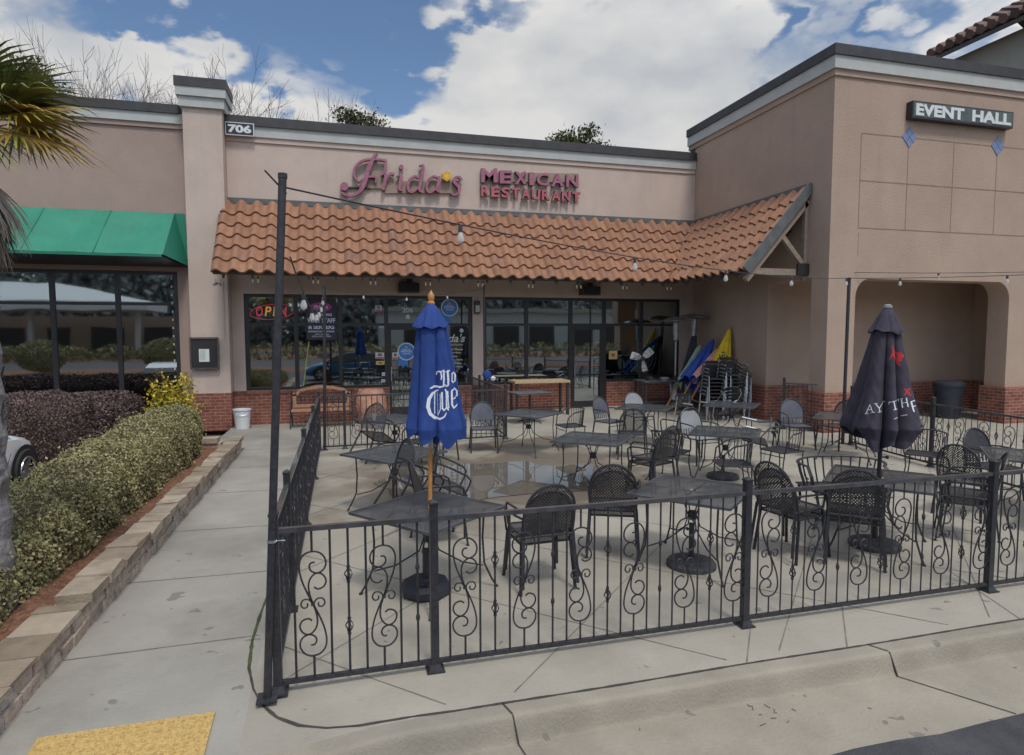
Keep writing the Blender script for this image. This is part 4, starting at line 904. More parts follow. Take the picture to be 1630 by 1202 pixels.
pair('A', 'lower chair of the stacked mesh pair right of the black umbrella pole', 'upper chair of the stacked mesh pair right of the black umbrella pole', 6.5, 5.2, 42)
pair('A', 'lower chair of the mesh pair just right of the middle fence post', 'upper chair of the mesh pair just right of the middle fence post', 4.40, 5.30, -78)
pair('A', 'lower chair of the mesh pair in front of the black umbrella table', 'upper chair of the mesh pair in front of the black umbrella table', 4.86, 4.98, -42)
place('A', 'mesh chair at the right edge of the view behind the front fence', 7.75, 5.05, 20)
place('A', 'left one of the chairs tipped against the table by the left fence', .58, 7.15, 0, tilt=(R(-28), 0, R(-72)), lift=.10)
place('A', 'right one of the chairs tipped against the table by the left fence', .98, 7.18, 0, tilt=(R(-24), 0, R(-95)), lift=.09)
place('A', 'mesh chair tipped against the left side of the table nearest the bench', .42, 10.65, 0, tilt=(R(-32), 0, R(-40)), lift=.13)
place('C', 'low barrel chair tucked under the right side of the table nearest the bench', 1.25, 10.5, 35)
# wide spindle backed bench seat beyond the black umbrella table
bs = copy_thing(protos['Csheet'], 'wide spindle backed settee beyond the black umbrella table', (5.72, 6.05, 0), R(165), GC); bs.scale = (1.9, 1.15, .97)
bs['category'] = 'settee'; bs.name = 'patio_settee'

def make_table(label, g='square black mesh tables', legs=True, solid=False):
    t = thing('patio_table', label, 'table', (0, 0, 0), 0, g); h = .475
    tb = MB(); ins = lambda x, y: abs(x) < h and abs(y) < h and (x*x+y*y > .0008)
    if not solid: lattice(tb, ins, -h, h, -h, h, .0105, .0066, lambda x, y: (x, y, .728), False)
    tb_o = tb.build('tabletop', M['top'], t) if not solid else None
    if solid:
        tb.box(-h, h, -h, h, .722, .730); tb_o = tb.build('tabletop', M['top'], t)
    rb_ = MB()
    for a, c in (((-h, -h), (h, -h)), ((h, -h), (h, h)), ((h, h), (-h, h)), ((-h, h), (-h, -h))): rb_.bar((*a, .72), (*c, .72), .022, .024)
    for a in ((-h, 0), (0, -h)): rb_.bar((*a, .714), (-a[0], -a[1], .714), .02, .012)
    rb_.build('rim', M['top'], tb_o)
    for sx in (-1, 1):
        for sy in (-1, 1):
            lb = MB(); k = .72*h
            lb.tube([(sx*k, sy*k, .71), (sx*k*.97, sy*k*.97, .45), (sx*k, sy*k, .22), (sx*k*1.13, sy*k*1.13, .08), (sx*k*1.22, sy*k*1.22, .008)], .0095, 6)
            lb.lathe([(.018, 0), (.018, .012)], (sx*k*1.22, sy*k*1.22, 0), 6)
            o = lb.build('leg', M['black'], t, True)
            bb = MB(); bb.tube([(sx*k*.98, sy*k*.98, .20), (sx*k*.6, sy*k*.6, .24), (sx*.06, sy*.06, .36), (sx*.03, sy*.03, .48), (sx*.06, sy*.06, .60), (sx*k*.42, sy*k*.42, .71)], .007, 5); bb.build('brace', M['black'], o, True)
    hb = MB(); hb.lathe([(.04, .44), (.045, .46), (.045, .50), (.04, .52)], (0, 0, 0), 12); hb.build('hub', M['black'], t)
    return t
tabs = [('perforated square table pierced by the blue umbrella pole', .70, 5.36, 38), ('mesh square table beside the left fence, in front of the one nearest the bench', .62, 8.05, 38),
        ('square table nearest the bench with a plastic cup on it', .88, 11.25, 40), ('square table in front of the short fence, behind the puddle', 3.33, 11.1, 41),
        ('large square table at the right end of the puddle', 3.45, 8.28, 51), ('square table directly in front of the second door and pale chairs', 5.75, 11.15, 48),
        ('square table below the stacked chairs and leaning umbrellas', 7.6, 11.0, 46), ('square table right of centre with a round base beneath it', 5.58, 8.22, 51),
        ('mesh square table behind the front fence with an empty umbrella base below', 3.26, 5.32, 41), ('square table pierced by the black umbrella pole', 5.42, 5.24, 41),
        ('square table at the far right edge of the patio', 8.15, 5.65, 44), ('small square table left of the black umbrella by the brick column', 8.5, 8.95, 40)]
tp = None
for lab, x, y, r_ in tabs:
    if tp is None: tp = make_table(lab); tp.location = (x, y, gz(x, y)); tp.rotation_euler = (0, 0, R(r_))
    else: copy_thing(tp, lab, (x, y, gz(x, y)), R(r_))
# pedestal table and timber topped high table at the wall
t = thing('pedestal_table', 'small dark pedestal table in front of the timber topped one', 'table', (4.38, 14.5, gz(4.38, 14.5)), R(8))
b = MB(); b.box(-.46, .46, -.38, .38, .73, .75); b.build('tabletop', M['top'], t)
b = MB(); b.tube([(0, 0, .05), (0, 0, .73)], .028, 8); b.build('column', M['black'], t)
for k in range(4):
    b = MB(); a = k*math.pi/2+.7; b.tube([(0, 0, .1), (.16*math.cos(a), .16*math.sin(a), .06), (.32*math.cos(a), .32*math.sin(a), .012)], .014, 5); b.build('foot', M['black'], t)
t = thing('high_table', 'long high table with pale timber top against the brick wall', 'table', (5.05, 15.75, gz(5.05, 15.75)), 0)
b = MB(); b.box(-.78, .72, -.33, .33, .86, .92); b.build('tabletop', mat('pale_timber', (.50, .37, .22), .6, .12, 8), t)
for sx in (-.72, .66):
    for sy in (-.28, .28): b = MB(); b.bar((sx, sy, 0), (sx, sy, .86), .06); b.build('leg', M['black'], t)
b = MB(); b.bar((-.72, 0, .2), (.66, 0, .2), .03); b.build('stretcher', M['black'], t)
t = thing('bussing_cart', 'dark high table with odds and ends beside the standing fan', 'table', (8.35, 15.4, gz(8.3, 15.4)), 0)
b = MB(); b.box(-.62, .62, -.35, .35, .80, .84); b.build('tabletop', M['top'], t)
for sx in (-.56, .56):
    for sy in (-.3, .3): b = MB(); b.bar((sx, sy, 0), (sx, sy, .80), .05); b.build('leg', M['black'], t)
b = MB(); b.box(-.56, .56, -.3, .3, .25, .28); b.build('shelf', M['black'], t)
for i, (x, w, h, m_, lab) in enumerate(((-.35, .16, .10, 'weave', 'dark folded cloth heap at the left of the high table by the fan'), (.10, .24, .07, 'pale', 'pale tray on the high table by the fan'), (.42, .14, .13, 'weave', 'small dark caddy at the right of the high table by the fan'))):
    o = thing('folded_cloth' if i == 0 else 'serving_tray' if i == 1 else 'table_caddy', lab, ('cloth', 'tray', 'caddy')[i], (8.35+x, 15.3, gz(8.3, 15.4)+.84))
    b = MB()
    if i == 0:
        for k in range(3): b.box(-w/2+.01*k, w/2-.012*k, -.1, .1, k*h/3, (k+.9)*h/3)
    elif i == 1: b.lathe([(.001, .01), (w*.45, .01), (w*.55, h), (w*.56, h), (w*.47, 0), (.001, 0)], (0, 0, 0), 14)
    else: b.box(-w/2, w/2, -.08, .08, 0, .03); b.tube([(-w/2, 0, .03), (-w/2, 0, h), (w/2, 0, h), (w/2, 0, .03)], .008, 5); b.lathe([(.03, .03), (.03, .1), (.015, .12)], (-.02, 0, 0), 8)
    b.build('body', M[m_], o)
# cup on the table nearest the bench
o = thing('plastic_cup', 'clear plastic cup on the square table nearest the bench', 'cup', (.52, 11.15, gz(.5, 11.1)+.732)); b = MB(); b.lathe([(.03, 0), (.042, .11), (.044, .11), (.032, .0)], (0, 0, 0), 12); b.build('wall', M['bulb'], o)
b = MB(); b.lathe([(.029, .004), (.034, .04), (.001, .04)], (0, 0, 0), 12); b.build('drink', M['white_plastic'], o)

# ---------------------------------------------------------------- stacked aluminium chairs
def make_alu(label, group):
    t = thing('aluminium_chair', label, 'chair', (0, 0, 0), 0, group)
    b = MB(); b.box(-.21, .21, -.2, .2, .41, .43); b.build('seat', M['weave'], t)
    b = MB()
    for z in (.55, .62, .69, .76): b.add([(x, -.22-.06*math.cos(x*5)-(z-.43)*.12+s_, z+dz) for x in frange(-.22, .22, .055) for s_, dz in ((0, 0), (0, .055))], [(2*i, 2*i+1, 2*i+3, 2*i+2) for i in range(8)])
    b.build('backrest', M['weave'], t)
    for s_ in (-1, 1):
        b = MB(); b.tube([(s_*.2, -.29, .80), (s_*.26, -.22, .72), (s_*.275, -.05, .66), (s_*.275, .2, .655), (s_*.268, .26, .62), (s_*.262, .26, .50)], .012, 6); b.build('arm_frame', M['black'], t, True)
        b = MB(); b.tube([(s_*.275, .0, .672), (s_*.275, .24, .665)], .016, 6); b.build('armrest', M['alu'], t, True)
        b = MB(); b.tube([(s_*.262, .26, .50), (s_*.26, .30, .0)], .011, 6); b.build('leg', M['alu'], t, True)
        b = MB(); b.tube([(s_*.23, -.20, .80), (s_*.235, -.25, .45), (s_*.25, -.30, 0)], .0115, 6); b.build('leg', M['alu'] if s_ > 0 else M['black'], t, True)
    b = MB(); b.tube([(-.2, -.29, .80), (-.12, -.31, .83), (.12, -.31, .83), (.2, -.29, .80)], .0135, 6); b.build('top_rail', M['black'], t, True)
    return t
ap = None
stk = [(8.72, 13.4, 168, 8, 'left'), (9.08, 13.3, 172, 9, 'middle'), (9.42, 13.6, 178, 7, 'right')]
ordn = ['bottom', 'second', 'third', 'fourth', 'fifth', 'sixth', 'seventh', 'eighth', 'ninth']
for x, y, r_, n, w in stk:
    for k in range(n):
        lab = f'aluminium framed dark chair, {ordn[k]} from the ground in the {w} of three stacks'
        p = (x+.012*k*math.sin(R(r_)), y-.012*k*math.cos(R(r_))*-1, gz(x, y)+k*.088); g_ = 'stacked aluminium chairs by the side wall'
        if ap is None: ap = make_alu(lab, g_); ap.location = p; ap.rotation_euler = (0, 0, R(r_))
        else: copy_thing(ap, lab, p, R(r_+random.uniform(-2, 2)), g_)
for lab, x, y, z, e in (('loose aluminium armed chair behind the table below the stacks', 7.2, 11.85, 0, (0, 0, R(200))), ('aluminium armed chair tipped up with bright arms below the stacks', 8.15, 11.6, .12, (R(-25), R(6), R(105))), ('aluminium armed chair tipped beside the table right of centre', 6.45, 8.9, .05, (R(14), R(-8), R(60)))):
    copy_thing(ap, lab, (x, y, gz(x, y)+z), 0, 'loose aluminium chairs', e)

# ---------------------------------------------------------------- umbrellas
def canopy(name, prof, n_f, fold, par, mats, marks=None, seed=1, face=0, NT=220, NZ=150, ragged=.05, ell=1.0, sw=0, shift=0):
    """folded cloth: prof = [(z, r)] top to bottom; marks(s, z)->material index"""
    r_ = random.Random(seed); ph = [r_.uniform(0, 6.28) for _ in range(6)]
    zt, zb = prof[0][0], prof[-1][0]
    def rad(z):
        for (z0, r0), (z1, r1) in zip(prof, prof[1:]):
            if z0 >= z >= z1: return r0+(r1-r0)*(z0-z)/(z0-z1+1e-9)
        return prof[-1][1]
    TH = np.linspace(0, 2*np.pi, NT, endpoint=False); V = []; S_ = []
    rag = ragged*(np.sin(TH*n_f+ph[3])*.7+np.sin(TH*2+ph[0])*.8+np.sin(TH*3+ph[1])*.5)
    for j in range(NZ+1):
        q = j/NZ; z = zt+(zb-zt)*q+rag*q**3; a = fold*(1+.35*np.sin(TH*2+ph[2]))*min(1, q*2.2)
        R0 = np.array([rad(max(zb, min(zt, zz))) for zz in z])
        w = np.abs(np.sin((TH+.25*np.sin(TH*2+ph[1])+.18*q*np.sin(3*TH+ph[4]))*n_f/2+ph[2]+sw*q))
        Rr = R0*(1-a+a*1.3*w**.62)+R0*.05*np.abs(np.sin(TH*(n_f+1.5)+ph[5]+q*2.2))*q+R0*.012*np.sin(z*38+3*np.sin(TH*5))*np.sin(TH*9+ph[0])
        x = Rr*np.cos(TH)-shift*q*math.sin(face); y = Rr*np.sin(TH)*ell+shift*q*math.cos(face)
        V.append(np.stack([x, y, z], 1)); al = TH-face; al = (al+np.pi) % (2*np.pi)-np.pi
        lat = -x*math.sin(face)+y*math.cos(face); S_.append(np.stack([np.where(np.abs(al) < np.pi*.55, lat, 9), z], 1))
    V = np.concatenate(V); F = []
    idx = np.arange(NT); nx = (idx+1) % NT
    for j in range(NZ): F.append(np.stack([j*NT+idx, j*NT+nx, (j+1)*NT+nx, (j+1)*NT+idx], 1))
    F = np.concatenate(F); o = npmesh(name, V, F, mats, par, True)
    if marks:
        SS = np.concatenate(S_); c = SS[F].mean(1); mi = marks(c[:, 0], c[:, 1]).astype(np.int32)
        if len(o.data.polygons) == len(mi): o.data.polygons.foreach_set('material_index', mi); o.data.update()
    return o
def strokemask(X, Z, strokes):
    """strokes: lists of (s, z, half-width) -> bool mask"""
    m = np.zeros(len(X), bool)
    for st in strokes:
        for (x0, z0, w0), (x1, z1, w1) in zip(st, st[1:]):
            dx, dz = x1-x0, z1-z0; t = np.clip(((X-x0)*dx+(Z-z0)*dz)/(dx*dx+dz*dz+1e-12), 0, 1)
            m |= np.hypot(X-x0-t*dx, Z-z0-t*dz) < (w0+(w1-w0)*t)
    return m
c1 = lambda u, v, w: ((u-536)*.001192-.016, 2.737265-.0012407*v, w*.00062)
raw = [[(590, 668, 6), (592, 652, 8), (606, 645, 8), (620, 652, 8), (626, 680, 9), (622, 700, 7)], [(640, 640, 11), (642, 700, 12), (640, 745, 9)], [(612, 648, 5), (640, 642, 7)],
       [(668, 642, 10), (672, 700, 13), (672, 738, 12), (655, 748, 6)], [(655, 650, 6), (680, 640, 8)], [(702, 665, 10), (700, 712, 10), (710, 725, 7), (722, 715, 9), (724, 672, 10), (712, 656, 7), (702, 665, 8)],
       [(600, 772, 10), (562, 792, 17), (538, 830, 23), (532, 880, 25), (546, 925, 22), (580, 955, 18), (615, 966, 13), (645, 950, 9), (660, 925, 7)], [(548, 758, 8), (575, 745, 14), (612, 752, 12), (640, 745, 8), (655, 735, 6)],
       [(578, 795, 7), (578, 925, 7)], [(596, 790, 5), (600, 935, 5)], [(600, 940, 7), (618, 900, 5), (616, 800, 5)],
       [(628, 790, 11), (632, 895, 11), (645, 908, 8), (662, 885, 8)], [(652, 768, 9), (660, 785, 12), (662, 890, 12), (675, 905, 7)], [(668, 780, 8), (676, 890, 8)],
       [(697, 780, 12), (700, 870, 13), (712, 892, 10), (738, 870, 7)], [(697, 775, 9), (718, 764, 9), (736, 785, 11), (738, 815, 9), (702, 835, 6)]]
ST1 = [[c1(*p) for p in s_] for s_ in raw]
u1 = thing('patio_umbrella', 'closed royal blue patio umbrella with timber pole and white gothic lettering', 'umbrella', (.70, 5.36, 0), 0, 'closed patio umbrellas standing in tables')
u1.rotation_euler = (R(.3), R(.9), 0)
FA = math.atan2(-5.3, -.72)
prof = [(2.50, .03), (2.40, .08), (2.33, .115), (2.2, .135), (1.95, .155), (1.6, .20), (1.45, .225), (1.37, .215)]
cv = canopy('canopy', prof, 7, .42, u1, [M['blue'], M['white_print']], lambda s_, z: strokemask(s_, z, ST1), 4, FA, NT=560, NZ=340, ragged=.06, shift=.05)
cp = canopy('vent_cap', [(2.505, .028), (2.45, .07), (2.335, .135), (2.305, .15)], 8, .16, u1, [M['blue']], None, 9, FA, 96, 14, .012)
b = MB(); b.lathe([(.028, 2.49), (.034, 2.505), (.034, 2.515), (.022, 2.525), (.030, 2.55), (.026, 2.58), (.008, 2.605), (.002, 2.62)], (0, 0, 0), 16); b.build('finial', M['wood'], u1, True)
b = MB(); b.tube([(0, 0, .50), (0, 0, 1.34)], .019, 12); b.build('pole', M['wood'], u1, True)
b = MB(); b.tube([(0, 0, 1.32), (0, 0, 2.49)], .017, 10); b.build('upper_pole', M['wood'], u1, True)
b = MB(); b.tube([(.0, 0, 1.26), (0, 0, 1.36)], .021, 10); b.build('ferrule', M['alu'], u1, True)
b = MB(); b.tube([(0, 0, .1), (0, 0, .50)], .017, 10); b.build('lower_pole', M['wood'], u1, True)
b = MB(); b.lathe([(.03, .62), (.035, .64), (.035, .70), (.03, .72)], (0, 0, 0), 12); b.build('table_collar', M['black'], u1)
ub = thing('umbrella_base', 'black octagonal plastic base holding the blue umbrella pole', 'umbrella base', (.66, 5.30, 0), R(22))
b = MB(); b.lathe([(.18, 0), (.215, .02), (.22, .08), (.19, .12), (.08, .13), (.05, .15), (.0001, .15)], (0, 0, 0), 8); b.build('tank', M['bin'], ub)
b = MB(); b.tube([(0, 0, .14), (0, 0, .40)], .027, 10); b.build('socket', M['black'], ub)
b = MB(); b.lathe([(.001, 0), (.022, 0), (.022, .03), (.001, .03)], (-.05, -.13, .115), 8); b.build('filler_cap', M['black'], ub)
b = MB(); b.tube([(-.10, -.08, .13), (-.02, -.15, .125)], .006, 4); b.tube([(.02, -.15, .125), (.10, -.08, .13)], .006, 4); b.build('moulded_rib', M['concbase'], ub)
c2 = lambda u, v, w: ((u-340)*.001236, 2.61997-.0013524*v, w*.00066)
raw = [[(226, 882, 5), (250, 815, 4), (272, 868, 6)], [(236, 856, 4), (262, 850, 4)], [(216, 886, 4), (240, 882, 4)], [(260, 874, 4), (286, 868, 4)],
       [(290, 806, 6), (318, 838, 6), (346, 790, 4)], [(318, 838, 6), (322, 862, 6)], [(310, 868, 4), (336, 862, 4)], [(282, 806, 4), (302, 802, 4)], [(336, 792, 4), (354, 788, 4)],
       [(382, 792, 4), (447, 772, 4)], [(382, 788, 4), (384, 806, 4)], [(446, 768, 4), (450, 786, 4)], [(416, 782, 7), (430, 836, 7)], [(420, 842, 4), (444, 836, 4)],
       [(468, 768, 7), (480, 828, 7)], [(460, 768, 4), (478, 764, 4)], [(474, 798, 4), (512, 788, 4)], [(502, 758, 7), (518, 818, 7)],
       [(538, 785, 9), (560, 855, 9)], [(538, 785, 8), (562, 775, 6)], [(550, 822, 6), (570, 814, 6)],
       [(425, 906, 4), (446, 898, 4)], [(470, 890, 4), (512, 880, 4)]]
ST2 = [[c2(*p) for p in s_] for s_ in raw]
raw = [[(385, 372, 10), (398, 420, 14), (374, 474, 8)], [(398, 425, 14), (440, 430, 22), (462, 450, 22)], [(400, 440, 12), (430, 500, 18), (448, 520, 8)], [(435, 440, 26), (445, 480, 26)], [(488, 690, 10), (506, 712, 18), (530, 735, 12)], [(486, 740, 6), (520, 690, 12)]]
ST2r = [[c2(*p) for p in s_] for s_ in raw]
u2 = thing('patio_umbrella', 'closed dark plum umbrella with white serif lettering and red marks', 'umbrella', (5.40, 5.25, 0), 0, 'closed patio umbrellas standing in tables')
u2.rotation_euler = (0, R(1.0), 0)
FB = math.atan2(-5.25, -5.4)
prof = [(2.50, .035), (2.38, .085), (2.26, .125), (2.0, .17), (1.7, .225), (1.45, .285), (1.28, .325), (1.16, .29)]
canopy('canopy', prof, 6, .40, u2, [M['dark_canvas'], M['white_print'], M['red_print']], lambda s_, z: np.where(strokemask(s_, z, ST2r), 2, strokemask(s_, z, ST2).astype(int)), 12, FB, NT=560, NZ=340, ragged=.085, shift=-.02)
canopy('vent_cap', [(2.505, .033), (2.44, .075), (2.30, .135), (2.255, .16)], 7, .16, u2, [M['dark_canvas']], None, 3, FB, 96, 14, .014)
b = MB(); b.lathe([(.03, 2.495), (.042, 2.505), (.04, 2.53), (.02, 2.54), (.0001, 2.542)], (0, 0, 0), 14); b.build('finial', M['pale'], u2, True)
b = MB(); b.tube([(0, 0, .1), (0, 0, 2.49)], .021, 12); b.build('pole', M['black'], u2, True)
b = MB(); b.tube([(.0, 0, .95), (.05, -.03, .95)], .008, 6); b.ico((.06, -.035, .95), .018); b.build('crank', M['black'], u2)
def stonebase(label, x, y, r_=.235, pole=.42):
    t = thing('umbrella_base', label, 'umbrella base', (x, y, gz(x, y)), random.uniform(0, 3), 'round stone effect umbrella bases')
    b = MB(); b.lathe([(r_, 0), (r_, .035), (r_*.93, .055), (r_*.5, .075), (.06, .09), (.0001, .09)], (0, 0, 0), 28); b.build('disc', M['concbase'], t)
    b = MB(); b.tube([(0, 0, .08), (0, 0, pole)], .027, 10); b.build('socket', M['black'], t); b = MB(); b.ico((.04, 0, pole-.06), .016); b.build('knob', M['black'], t)
stonebase('round mottled base on the floor under the table behind the front fence', 3.22, 5.26)
stonebase('round mottled base holding the black umbrella pole', 5.38, 5.24, .25)
stonebase('round dark base on the floor under the table right of centre', 5.6, 8.3, .24, .35)
# ---------------------------------------------------------------- retaining wall, hedges, bush
rw = thing('retaining_wall', 'low stone block retaining wall along the planting bed', 'wall', (-2.0, 8, 0))
def rough_block(b, x0, x1, y0, y1, z0, z1, j=.012):
    k = len(b.v); b.box(x0, x1, y0, y1, z0, z1)
    for i in range(k, k+8):
        v = b.v[i]; b.v[i] = (v[0]+random.uniform(-j, j), v[1]+random.uniform(-j*.6, j*.6), v[2]+random.uniform(-j, j)*.5)
for row, (z0, z1) in enumerate(((-.06, .085), (.09, .20))):
    b = MB(); y = 2.2+row*.15
    while y < 12.95:
        l_ = random.uniform(.20, .36); rough_block(b, -2.14, -1.915-row*.010+random.uniform(-.012, .012), y, min(y+l_-.010, 13.0), z0, z1); y += l_
    x = -2.25
    while x > -4.0: l_ = random.uniform(.22, .36); rough_block(b, x-l_+.01, x, 12.75, 13.0, z0, z1); x -= l_
    C_(b.build('block_course', M['stone'], rw))
y = 5.35; k = 0
while y < 12.95:
    l_ = random.uniform(.30, .40); b = MB(); rough_block(b, -2.115+random.uniform(-.035, .02), -1.875+random.uniform(-.012, .012), y, y+l_-.012, .202, .28+random.uniform(-.010, .010), .016)
    C_(b.build('cap_stone', M['cap'], rw)); y += l_
x = -2.30
while x > -3.2: b = MB(); rough_block(b, x-.33, x, 12.72, 13.02, .202, .29, .008); C_(b.build('cap_stone', M['cap'], rw)); x -= .345
y = 2.2
while y < 5.3:
    l_ = random.uniform(.3, .42); b = MB(); rough_block(b, -2.22+random.uniform(-.02, .02), -1.90+random.uniform(-.012, .012), y, min(y+l_-.012, 5.33), .19, .215, .006); C_(b.build('cap_stone', M['cap'], rw)); y += l_
def hedge(name, label, x0, x1, y0, y1, z0, z1, n, size, m, lump=.08, rc=.35, core=True, seed=3, taper=None):
    t = thing(name, label, 'hedge', ((x0+x1)/2, (y0+y1)/2, z0)); r_ = np.random.default_rng(seed)
    cx, cy, hx, hy, h = (x0+x1)/2, (y0+y1)/2, (x1-x0)/2, (y1-y0)/2, z1-z0
    # sample directions on a rounded box: top and sides by area
    at, asd, ae = (x1-x0)*(y1-y0), (y1-y0)*h*2, (x1-x0)*h*2; tot = at+asd+ae
    P = []
    nt_ = int(n*at/tot); u = r_.uniform(-1, 1, (nt_, 2)); P.append(np.stack([u[:, 0], u[:, 1], np.ones(nt_)], 1))
    ns = int(n*asd/tot); u = r_.uniform(-1, 1, ns); w = r_.uniform(0, 1, ns); P.append(np.stack([np.where(r_.random(ns) < .7, 1, -1), u, w], 1))
    ne = int(n*ae/tot); u = r_.uniform(-1, 1, ne); w = r_.uniform(0, 1, ne); P.append(np.stack([u, np.where(r_.random(ne) < .5, 1, -1), w], 1))
    Q = np.concatenate(P); X, Y, Z = Q[:, 0].copy(), Q[:, 1].copy(), Q[:, 2].copy()
    def warp(X, Y, Z):
        px, py, pz = X*hx, Y*hy, Z*h
        # round the top edges and plan corners
        ex = np.clip((np.abs(px)-(hx-rc))/rc, 0, 1); ey = np.clip((np.abs(py)-(hy-rc))/rc, 0, 1); ez = np.clip((pz-(h-rc))/rc, 0, 1)
        L2 = np.sqrt(ex**2+ey**2+ez**2); s_ = np.where(L2 > 1, 1/np.maximum(L2, 1e-6), 1)
        px = np.where(np.abs(px) > hx-rc, np.sign(px)*(hx-rc+rc*ex*s_), px); py = np.where(np.abs(py) > hy-rc, np.sign(py)*(hy-rc+rc*ey*s_), py); pz = np.where(pz > h-rc, h-rc+rc*ez*s_, pz)
        lp = 1+lump*(np.sin(px*4.1+1.3)*np.cos(py*3.3+seed)+.6*np.sin(py*7.7+pz*5)+.5*np.sin(px*11+py*9.3+pz*8))
        return cx+px*lp, cy+py+(lp-1)*.3, z0+pz*(1+(lp-1)*.8)
    gx, gy, gz_ = warp(X, Y, Z)
    d = r_.random(len(gx))**2.0*.16; d = np.where(r_.random(len(gx)) < .035, -r_.random(len(gx))*.085, d); c0 = np.array([cx, 0, z0+h*.4])
    dx, dz = gx-cx, gz_-(z0+h*.4); ln = np.maximum(.2, np.hypot(dx, dz)); gx -= dx/ln*d; gz_ -= dz/ln*d
    if taper: gz_ = z0+(gz_-z0)*np.interp(gy, taper[0], taper[1])
    Pn = np.stack([gx, gy, gz_], 1); o = leaves('foliage', Pn, size, m, t, .62, .6); C_(o, t)
    if core:
        xs = np.linspace(-1, 1, 14); F = []; V = []
        b = MB(); 
        def grid(fn, nu, nv):
            o_ = len(b.v); 
            for i in range(nv+1):
                for j in range(nu+1):
                    a, bb_, c = fn(-1+2*j/nu, i/nv); q = warp(np.array([a]), np.array([bb_]), np.array([c])); x, y_, z = float(q[0][0]), float(q[1][0]), float(q[2][0])
                    k_ = .11; b.v.append((cx+(x-cx)*(1-k_/hx), cy+(y_-cy)*(1-k_/hy), z0+(z-z0)*(1-k_/h)))
            for i in range(nv):
                for j in range(nu): b.f.append((o_+i*(nu+1)+j, o_+i*(nu+1)+j+1, o_+(i+1)*(nu+1)+j+1, o_+(i+1)*(nu+1)+j)); b.m.append(0)
        ny = max(8, int(hy*6))
        grid(lambda u, v: (-1+2*v, u, 1), ny, 8); grid(lambda u, v: (1, u, v), ny, 6); grid(lambda u, v: (-1, u, v), ny, 6); grid(lambda u, v: (u, 1, v), 8, 6); grid(lambda u, v: (u, -1, v), 8, 6)
        if taper: b.v = [(v[0], v[1], z0+(v[2]-z0)*float(np.interp(v[1], taper[0], taper[1]))) for v in b.v]
        C_(b.build('dark_core', M['twig'], t), t)  # dark shell added inside the leaves, stands in for the shaded interior
    return t
hedge('green_hedge', 'long clipped olive green hedge filling the bed beside the sidewalk', -3.42, -2.42, 2.4, 12.35, .14, .95, 95000, .034, M['leaf'], .08, .40, taper=((2.4, 6, 8.5, 10.5), (.55, .72, .88, 1.0)))
hedge('purple_hedge', 'dark purple clipped hedge in front of the left shop window', -10.5, -4.05, 12.85, 14.6, -.1, 1.12, 70000, .045, M['purple'], .03, .5, seed=5)
t = thing('golden_shrub', 'loose yellow leaved shrub between the hedges and the pilaster', 'shrub', (-3.40, 14.3, 0)); t.scale = (1.15, 1.15, 1.1)
P = []
b = MB()
for k in range(80):
    a = random.uniform(0, 6.28); e = random.uniform(.35, 1.45); l_ = random.uniform(.45, 1.0)*(1.15 if e > 1 else .72)
    tip = Vector((math.cos(a)*math.cos(e)*l_*.85, math.sin(a)*math.cos(e)*l_*.85, .25+math.sin(e)*l_)); b.tube([(0, 0, .05), tuple(tip*.5+Vector((0, 0, .05))), tuple(tip)], [.009, .006, .003], 4)
    for _ in range(85):
        q = random.uniform(.35, 1.02); P.append(tuple(tip*q+Vector((random.gauss(0, .055), random.gauss(0, .055), random.gauss(0, .055)))))
b.build('stems', M['twig'], t); o = leaves('foliage', P, .062, M['ybush'], t, .55, .7)

